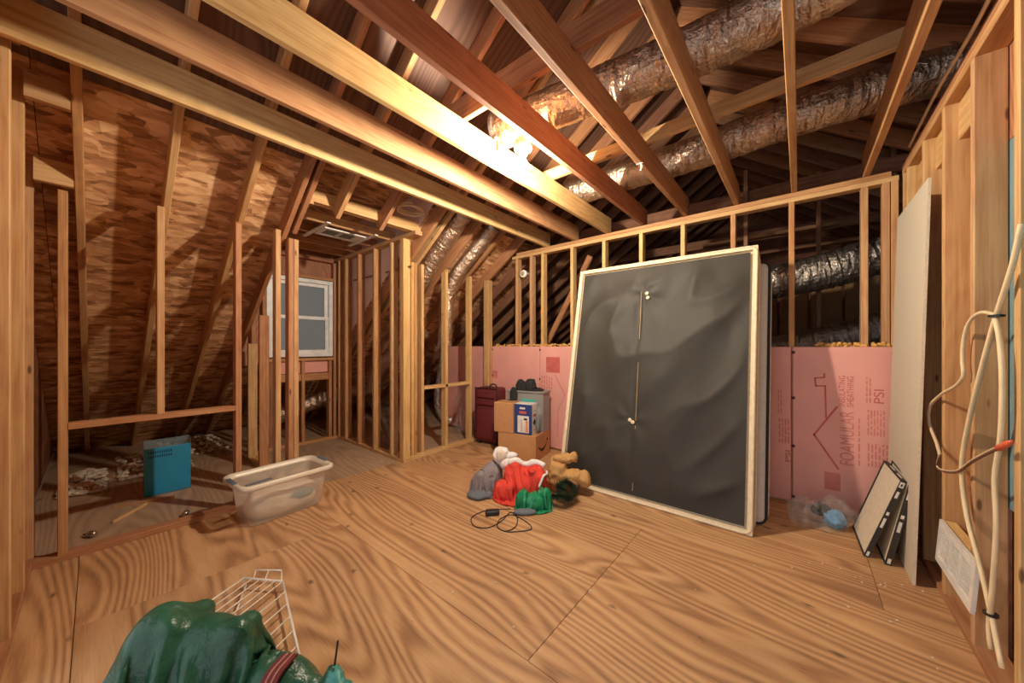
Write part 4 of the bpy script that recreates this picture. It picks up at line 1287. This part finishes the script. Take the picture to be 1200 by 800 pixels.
def crumbs(name, label, cat, regions, n, r0, r1, mat):
    g = G()
    for i in range(n):
        x0, x1, y0, y1, hh = rnd.choice(regions)
        a, b = rnd.gauss(0, 0.35), rnd.gauss(0, 0.35)
        x = (x0 + x1) / 2 + max(-0.5, min(0.5, a)) * (x1 - x0); y = (y0 + y1) / 2 + max(-0.5, min(0.5, b)) * (y1 - y0)
        r = rnd.uniform(r0, r1)
        z = max(0, hh * (1 - (a * a + b * b) * 2.4)) * rnd.random() + r * 0.5
        g.lathe([(r * 0.5, -r * 0.5), (r * rnd.uniform(.8, 1.2), 0), (r * 0.5, r * 0.6)], 6, (x, y, z))
    o = g.obj(name, mat); o['kind'] = 'stuff'
    tag(o, label, cat)
    return o


crumbs('loose_insulation', 'pale loose insulation scattered at the foot of the roof slope', 'insulation', [(-5.6, -4.7, 0.15, 0.62, 0.06), (-5.2, -4.5, -0.18, 0.05, 0.08), (-6.1, -5.2, 0.5, 1.0, 0.05)], 900, 0.012, 0.032, 'insul')
crumbs('floor_debris', 'tiny pale crumbs on the plywood below the drywall sheet', 'debris', [(0.15, 0.5, 2.45, 2.75, 0.0), (-0.4, 0.4, 1.6, 2.6, 0.0), (-1.9, -0.8, 0.9, 1.7, 0.0)], 46, 0.003, 0.007, 'debris')
for i, (u, v) in enumerate(((107, 629), (218, 604))):
    p = atz(u, v)
    e = empty('metal_fitting', p, 0.6 - i, ['small shiny metal fitting on the attic floor near the end wall studs',
                                       'small shiny metal fitting on the attic floor in front of the blue case'][i], 'fitting')
    G().tube([(-0.03, 0, 0.02), (-0.01, 0, 0.02), (0.02, 0, 0.02), (0.03, 0, 0.02)], 0.02, 14, lambda i_, j, p_: [0.010, 0.018, 0.019, 0.012][i_]).obj('cap', 'cap', e, None, True)
    G().tube([(-0.055, 0, 0.012), (-0.03, 0, 0.02)], 0.005, 8).obj('stub', 'black_plastic', e)
# strips of lath lying behind the knee wall
for a, b, lb in (((134, 594), (205, 582), 'thin wooden lath lying on the attic floor beside the blue case'), ((132, 612), (172, 590), 'pale wood sliver lying on the attic floor behind the bottom plate')):
    l_ = lumber('lath', atz(*a, 0.006), atz(*b, 0.006), 0.025, 0.010, 'tan', None, (0, 0, 1), 0.001)
    tag(l_, lb, 'lath')

# ================================================================== GREEN BAG AND WIRE SHELF
gb = empty('green_tarp_bag', (FW[0] * 0.93 + RT[0] * -0.86, FW[1] * 0.93 + RT[1] * -0.86, 0), TH, 'crumpled green tarpaulin bag in the foreground with a maroon strap', 'bag')
BE = [((0.0, 0, 0.06), (0.38, 0.25, 0.18)), ((-0.17, 0.09, 0.22), (0.14, 0.15, 0.30)), ((-0.04, 0.10, 0.18), (0.18, 0.14, 0.30)), ((0.16, 0.09, 0.12), (0.19, 0.13, 0.23)), ((-0.22, -0.04, 0.12), (0.13, 0.16, 0.23)), ((0.02, -0.08, 0.14), (0.16, 0.14, 0.21))]
o, tv = drape('tarpaulin', 'tarp', gb, lumps(BE, 22, 0.025, 0.05, 8, 0.78), (1.45, 1.25), (124, 108), (-0.03, 0.03), 0.53, (0.62, 0.62), 52, steps=140, rot=0.5, bend=0.30, rough=0.05, bound=(-0.02, 0.02, 0.38, 0.30))
pts = [(x, y, hz(tv, x, y, 0.03) + 0.006) for x, y in ((0.20, 0.10), (0.195, 0.07), (0.19, 0.04), (0.185, 0.0), (0.18, -0.05), (0.18, -0.10))]
for nm, mt, w_, h_ in (('strap', 'strap', 0.022, 0.005),):
    g = G()
    for (x, y, z) in spline(pts, 0.012):
        g.v += [(x - w_, y, z - 0.004), (x + w_, y, z - 0.004), (x + w_, y, z + 0.003), (x - w_, y, z + 0.003)]
    nq = len(g.v) // 4
    for q in range(nq - 1):
        for e_ in range(4):
            f_ = (e_ + 1) % 4
            g.f.append((q * 4 + e_, q * 4 + f_, q * 4 + 4 + f_, q * 4 + 4 + e_))
    g.obj(nm, mt, gb)
for dx in (-0.008, 0.008):
    G().tube(spline([(x + dx, y, z + 0.003) for x, y, z in pts], 0.015), 0.0028, 6).obj('strap_stripe', 'strap_stripe', gb, None, True)
blob_obj('open_corner', 'teal_tarp', gb, [((0.385, 0.03, 0.15), (0.045, 0.05, 0.13)), ((0.36, 0.05, 0.22), (0.03, 0.03, 0.08))], amp=0.012, freq=14, seed=53, c=(0.38, 0.03, 0.15), nu=40, nv=24)
blob_obj('corner_flap', 'tarp', gb, [((0.345, 0.06, 0.20), (0.04, 0.03, 0.10))], amp=0.012, freq=14, seed=54, c=(0.345, 0.06, 0.2), nu=40, nv=24)
G().tube(spline([(0.345, 0.07, 0.28), (0.35, 0.075, 0.33), (0.352, 0.08, 0.36)], 0.02), 0.003, 6).obj('tie_cord', 'black_plastic', gb)

ws = empty('wire_shelf', atz(300, 720), 0, 'white coated wire shelf lying on the plywood behind the green bag', 'wire shelf')
wb0 = ws.location.copy()


def wire(name, pts, r, mat='wire_white'):
    return G().tube([Vector(p) - wb0 for p in pts], r, 7).obj(name, mat, ws, None, True)


A, B, Dn = atz(286, 677, 0.05), atz(331, 681, 0.05), atz(353, 778, 0.05)
WV = Vector((0.12, -0.22, 0))
Cn = A + WV
wire('side_rail', [A, Cn], 0.0045)
wire('long_rail', [B, Dn], 0.005)
wire('end_rail', [A, B], 0.005)
for t in (0.22, 0.42, 0.62, 0.82):
    p = A.lerp(B, t)
    wire('cross_wire', [p, p + WV], 0.0032)
for i in range(6):
    p = B.lerp(Dn, i * 0.165)
    wire('cross_wire', [p, p + WV], 0.0032)
wire('lower_rail', [Cn, Dn + WV], 0.0045)
A2, B2 = atz(300, 667.5, 0.06), atz(330, 668, 0.06)
wire('lip_rail', [A2, B2], 0.004)
wire('lip_wire', [A2, A.lerp(B, 0.25)], 0.003); wire('lip_wire', [B2, B.lerp(A, 0.02)], 0.003)
wire('lip_wire', [A2.lerp(B2, 0.5), A.lerp(B, 0.55)], 0.003)
wire('brace', [A.lerp(B, 0.1) + Vector((0, 0, -0.012)), A.lerp(B, 0.1) + Vector((0.42, -0.18, -0.012))], 0.0035)
for p in (A, B, Cn, Dn, Dn + WV):
    wire('foot', [p, Vector((p.x, p.y, 0.001))], 0.004)

# ================================================================== RIGHT SIDE THINGS
# drywall sheet
p0 = atz(1068, 685)
dw = empty('drywall_sheet', (0.455, 2.665, 0), 0, 'tall narrow offcut of drywall leaning against the right stud wall', 'drywall')
H2, LN = 2.062, 0.052
m = Matrix.Rotation(math.atan2(LN, H2), 4, 'Y')
g = G()
prof = [(0.0, 0), (0.72, 0), (0.70, H2 - 0.005), (0.0, H2)]
n0 = len(prof)
G().prism(prof, 'x', -0.0125, 0.0).obj('board', 'gypsum', dw, m, bevel=0.0015, seg=1)
G().box(-0.0122, -0.0004, -0.0012, 0.002, 0.002, H2 - 0.002).obj('cut_edge', 'gypsum_edge', dw, m)

# two furnace filters leaning on it


def afilter(loc, rz, lean, w_, h_, t_, label):
    e = empty('air_filter', loc, 0, label, 'air filter', None, rot=(0, 0, rz))
    ml = Matrix.Rotation(lean, 4, 'Y')
    # local: thickness along x (front at x=0 facing -x), width y, height z
    g = G()
    bw = 0.009
    g.box(0, t_, 0, bw, 0, h_); g.box(0, t_, w_ - bw, w_, 0, h_); g.box(0, t_, bw, w_ - bw, 0, bw); g.box(0, t_, bw, w_ - bw, h_ - bw, h_)
    fr = g.obj('frame', 'filter_card', e, ml)
    G().box(0.006, t_ - 0.006, bw, w_ - bw, bw, h_ - bw).obj('filter_media', 'filter_media', e, ml)
    for z0, z1 in ((0.012, 0.04), (h_ * 0.40, h_ * 0.52), (h_ * 0.56, h_ * 0.60), (h_ * 0.78, h_ * 0.86)):
        G().box(t_ * 0.25, t_ * 0.75, -0.0008, 0.0, z0, z1).obj('edge_print', 'white_print', fr)
    G().box(t_ * 0.1, t_ * 0.9, -0.0008, 0.0, h_ - 0.045, h_ - 0.012).obj('edge_logo', 'white_print', fr)
    G().box(t_ * 0.35, t_ * 0.65, -0.0014, -0.0006, h_ - 0.036, h_ - 0.022).obj('edge_logo_mark', 'filter_card', fr)
    for y0, y1 in ((0.05, 0.14), (0.2, 0.3)):
        G().box(t_ * 0.3, t_ * 0.7, y0, y1, h_, h_ + 0.0008).obj('edge_print', 'white_print', fr)
    return e


afilter((0.285, 2.845, 0.001), 0.03, 0.30, 0.42, 0.50, 0.022, 'black-framed air filter, outer of two leaning beside the clear plastic bag')
afilter((0.365, 2.815, 0.001), 0.02, 0.19, 0.42, 0.50, 0.026, 'black-framed air filter, inner of two next to the drywall sheet')
cbg = empty('plastic_bag', (0.10, 3.14, 0), 0.5, 'crumpled clear plastic bag on the floor against the pink foam', 'plastic bag')
blob_obj('film', 'film', cbg, [((0, 0, 0.06), (0.15, 0.11, 0.07)), ((0.08, 0, 0.09), (0.09, 0.09, 0.09)), ((-0.07, 0.0, 0.07), (0.09, 0.09, 0.09))], amp=0.030, freq=11, seed=61, c=(0, 0, 0.06), nu=64, nv=32)
blob_obj('blue_wrapper', 'wrapper_blue', cbg, [((0.08, -0.02, 0.06), (0.055, 0.05, 0.05))], amp=0.012, freq=20, seed=62, c=(0.08, -0.02, 0.06), nu=36, nv=20)
blob_obj('dark_pack', 'black_cloth', cbg, [((0.04, 0.05, 0.09), (0.06, 0.035, 0.04))], amp=0.006, freq=16, seed=63, c=(0.04, 0.05, 0.09), nu=30, nv=16)

# wall register
vr = empty('wall_register', (0.497, 2.12, 0.205), 0, 'white louvred wall register leaning on the right wall studs near the cables', 'air vent', rot=(0, math.radians(4), 0))
W3, H3 = 0.44, 0.195
g = G()
g.box(0, 0.012, 0, 0.03, 0, H3); g.box(0, 0.012, W3 - 0.03, W3, 0, H3); g.box(0, 0.012, 0.03, W3 - 0.03, 0, 0.028); g.box(0, 0.012, 0.03, W3 - 0.03, H3 - 0.028, H3)
for q in (1, 2):
    y = 0.03 + (W3 - 0.06) * q / 3
    g.box(0, 0.012, y - 0.008, y + 0.008, 0.028, H3 - 0.028)
g.obj('frame', 'vent', vr)
for q in range(3):
    y0 = 0.03 + (W3 - 0.06) * q / 3 + 0.009; y1 = 0.03 + (W3 - 0.06) * (q + 1) / 3 - 0.009
    for r_ in range(12):
        z = 0.033 + r_ * 0.0112
        G().box(-0.006, 0.006, y0, y1, -0.0009, 0.0009).obj('louvre', 'vent', vr, Matrix.Translation((0.007, 0, z + 0.004)) @ Matrix.Rotation(0.7, 4, 'Y'))
G().box(0.013, 0.016, 0.01, W3 - 0.01, 0.01, H3 - 0.01).obj('back_plate', 'vent', vr)
lumber('spacer_block', (0.55, 2.27, 0.33), (0.55, 2.58, 0.33), SW, 0.12, 'yellow', wr, (1, 0, 0))

# cables on the right wall
XC = 0.508


def cable(label, px_, r, offs=((0, 0),), mat='cable', bands=()):
    P = [atx(u, v, XC) for u, v in px_]
    e = empty('electrical_cable', P[0], 0, label, 'cable')
    for k, (oy, ox) in enumerate(offs):
        pts = spline([p - P[0] + Vector((ox, oy * (1 if i % 2 else 0.9), 0)) for i, p in enumerate(P)], 0.03)
        G().tube(pts, r, 8).obj('sheath', mat, e, None, True)
    for u, v in bands:
        b = atx(u, v, XC) - P[0]
        G().tube([b + Vector((0, 0, -0.004)), b + Vector((0, 0, 0.004))], r * 2.6, 12).obj('tie_band', 'black_plastic', e)
    return e


cable('thick white cable bundle tied below the knot, bowing left down the right wall', [(1197, 262), (1186, 312), (1168, 368), (1152, 425), (1136, 490), (1127, 545), (1132, 600), (1148, 662), (1162, 722), (1174, 783)], 0.0070, ((0, 0), (0.014, 0.004)), bands=((1168, 370), (1161, 719)))
cable('white cable strand hanging straight from the knot down the right wall stud', [(1168, 370), (1174, 400), (1177, 450), (1175, 510), (1168, 560), (1170, 615), (1166, 680), (1161, 735), (1164, 762)], 0.0070, ((0, -0.004), (0.012, 0.0)))
ec = cable('thin single white cable curling left from the knot to a twisted wire end', [(1168, 369), (1150, 366), (1136, 377), (1129, 400), (1128, 425), (1129, 440), (1120, 452), (1103, 462), (1090, 476), (1089, 495), (1098, 520), (1102, 535)], 0.0065)
b0 = ec.location
wp = [atx(u, v, XC - 0.01) - b0 for u, v in ((1102, 533), (1098, 546), (1104, 552), (1122, 553), (1138, 542), (1156, 532), (1172, 525))]
G().tube(spline(wp, 0.02), 0.0042, 7).obj('bare_wires', 'copper', ec, None, True)
wp = [p + Vector((0, 0.004, 0.006)) for p in wp]
G().tube(spline(wp, 0.02), 0.003, 7).obj('bare_wires', 'cable', ec, None, True)
t0 = atx(1171, 525, XC - 0.01) - b0; t1 = atx(1186, 517, XC - 0.01) - b0
G().tube([t0, t0.lerp(t1, 0.6), t1], 0.008, 10, lambda i, j, p: [0.010, 0.009, 0.005][i]).obj('wire_connector', 'connector', ec, None, True)
pc = [Vector((0.505, 0.9, 2.46)), Vector((0.50, 1.6, 2.45)), Vector((0.515, 2.1, 2.44)), Vector((0.512, 2.6, 2.45)), Vector((0.52, 3.2, 2.445))]
e = empty('electrical_cable', pc[0], 0, 'white cable running along the top plate of the right wall', 'cable')
G().tube(spline([p - pc[0] for p in pc], 0.05), 0.007, 8).obj('sheath', 'cable', e, None, True)

# round box on the back studs, coil and tie
rb = empty('round_box', aty(614.5, 321, 3.46), 0, 'round white plastic electrical box between two back wall studs', 'junction box')
G().lathe([(0.044, 0), (0.048, 0.004), (0.048, 0.03), (0.040, 0.034)], 22).obj('housing', 'porcelain', rb, Matrix.Rotation(math.pi / 2, 4, 'X'), True)
G().lathe([(0.024, 0.030), (0.026, 0.038), (0.02, 0.040)], 18).obj('knockout', 'cream_dark', rb, Matrix.Rotation(math.pi / 2, 4, 'X'), True)
G().box(-0.08, 0.075, 0.0, 0.01, -0.012, 0.012).obj('mounting_bar', 'steel', rb)
cl = empty('cable_coil', (-2.86, 1.93, 2.50), 0, 'grey cable coil resting on the dormer header', 'cable')
pts = [(0.10 * math.cos(a) * (1 + 0.05 * math.sin(a * 0.37)), 0.13 * math.sin(a), 0.008 * math.sin(a * 1.3) + 0.0016 * a) for a in [k * 0.25 for k in range(100)]]
G().tube(pts, 0.006, 6).obj('coil', 'cable', cl, None, True)
zt = empty('string_tie', (-0.795, 2.27, 2.41), 0, 'short white string tied around a ceiling joist', 'string')
G().box(-0.032, 0.014, -0.006, 0.006, -0.002, -0.0006).obj('loop', 'white_cloth', zt)
G().tube(spline([(0, 0, -0.002), (0.006, 0, -0.025), (-0.004, 0.004, -0.045)], 0.01), 0.005, 6).obj('tail', 'white_cloth', zt)
# plastic sheet and fibreglass by the rear knee wall
ps = empty('plastic_sheet', (-3.62, 3.30, 0), 0, 'crumpled clear plastic sheet over pink insulation behind the rear knee wall', 'plastic sheet')
blob_obj('film', 'film', ps, [((0, 0, 0.35), (0.14, 0.06, 0.36)), ((0.05, -0.02, 0.12), (0.2, 0.08, 0.13))], amp=0.03, freq=9, seed=71, c=(0, 0, 0.3), nu=48, nv=36)
blob_obj('insulation', 'foam', ps, [((0.02, 0.01, 0.2), (0.11, 0.04, 0.21))], amp=0.02, freq=9, seed=72, c=(0, 0, 0.15), nu=40, nv=24)
# clutter outside the right wall
cr = empty('clear_sack', (0.74, 2.02, 0), 0, 'clear plastic sack of pale insulation outside the right wall studs', 'sack')
blob_obj('sack', 'insul', cr, [((0, 0, 0.22), (0.09, 0.2, 0.24)), ((0, 0.05, 0.40), (0.08, 0.12, 0.10))], amp=0.02, freq=8, seed=73, c=(0, 0, 0.2), nu=40, nv=28)
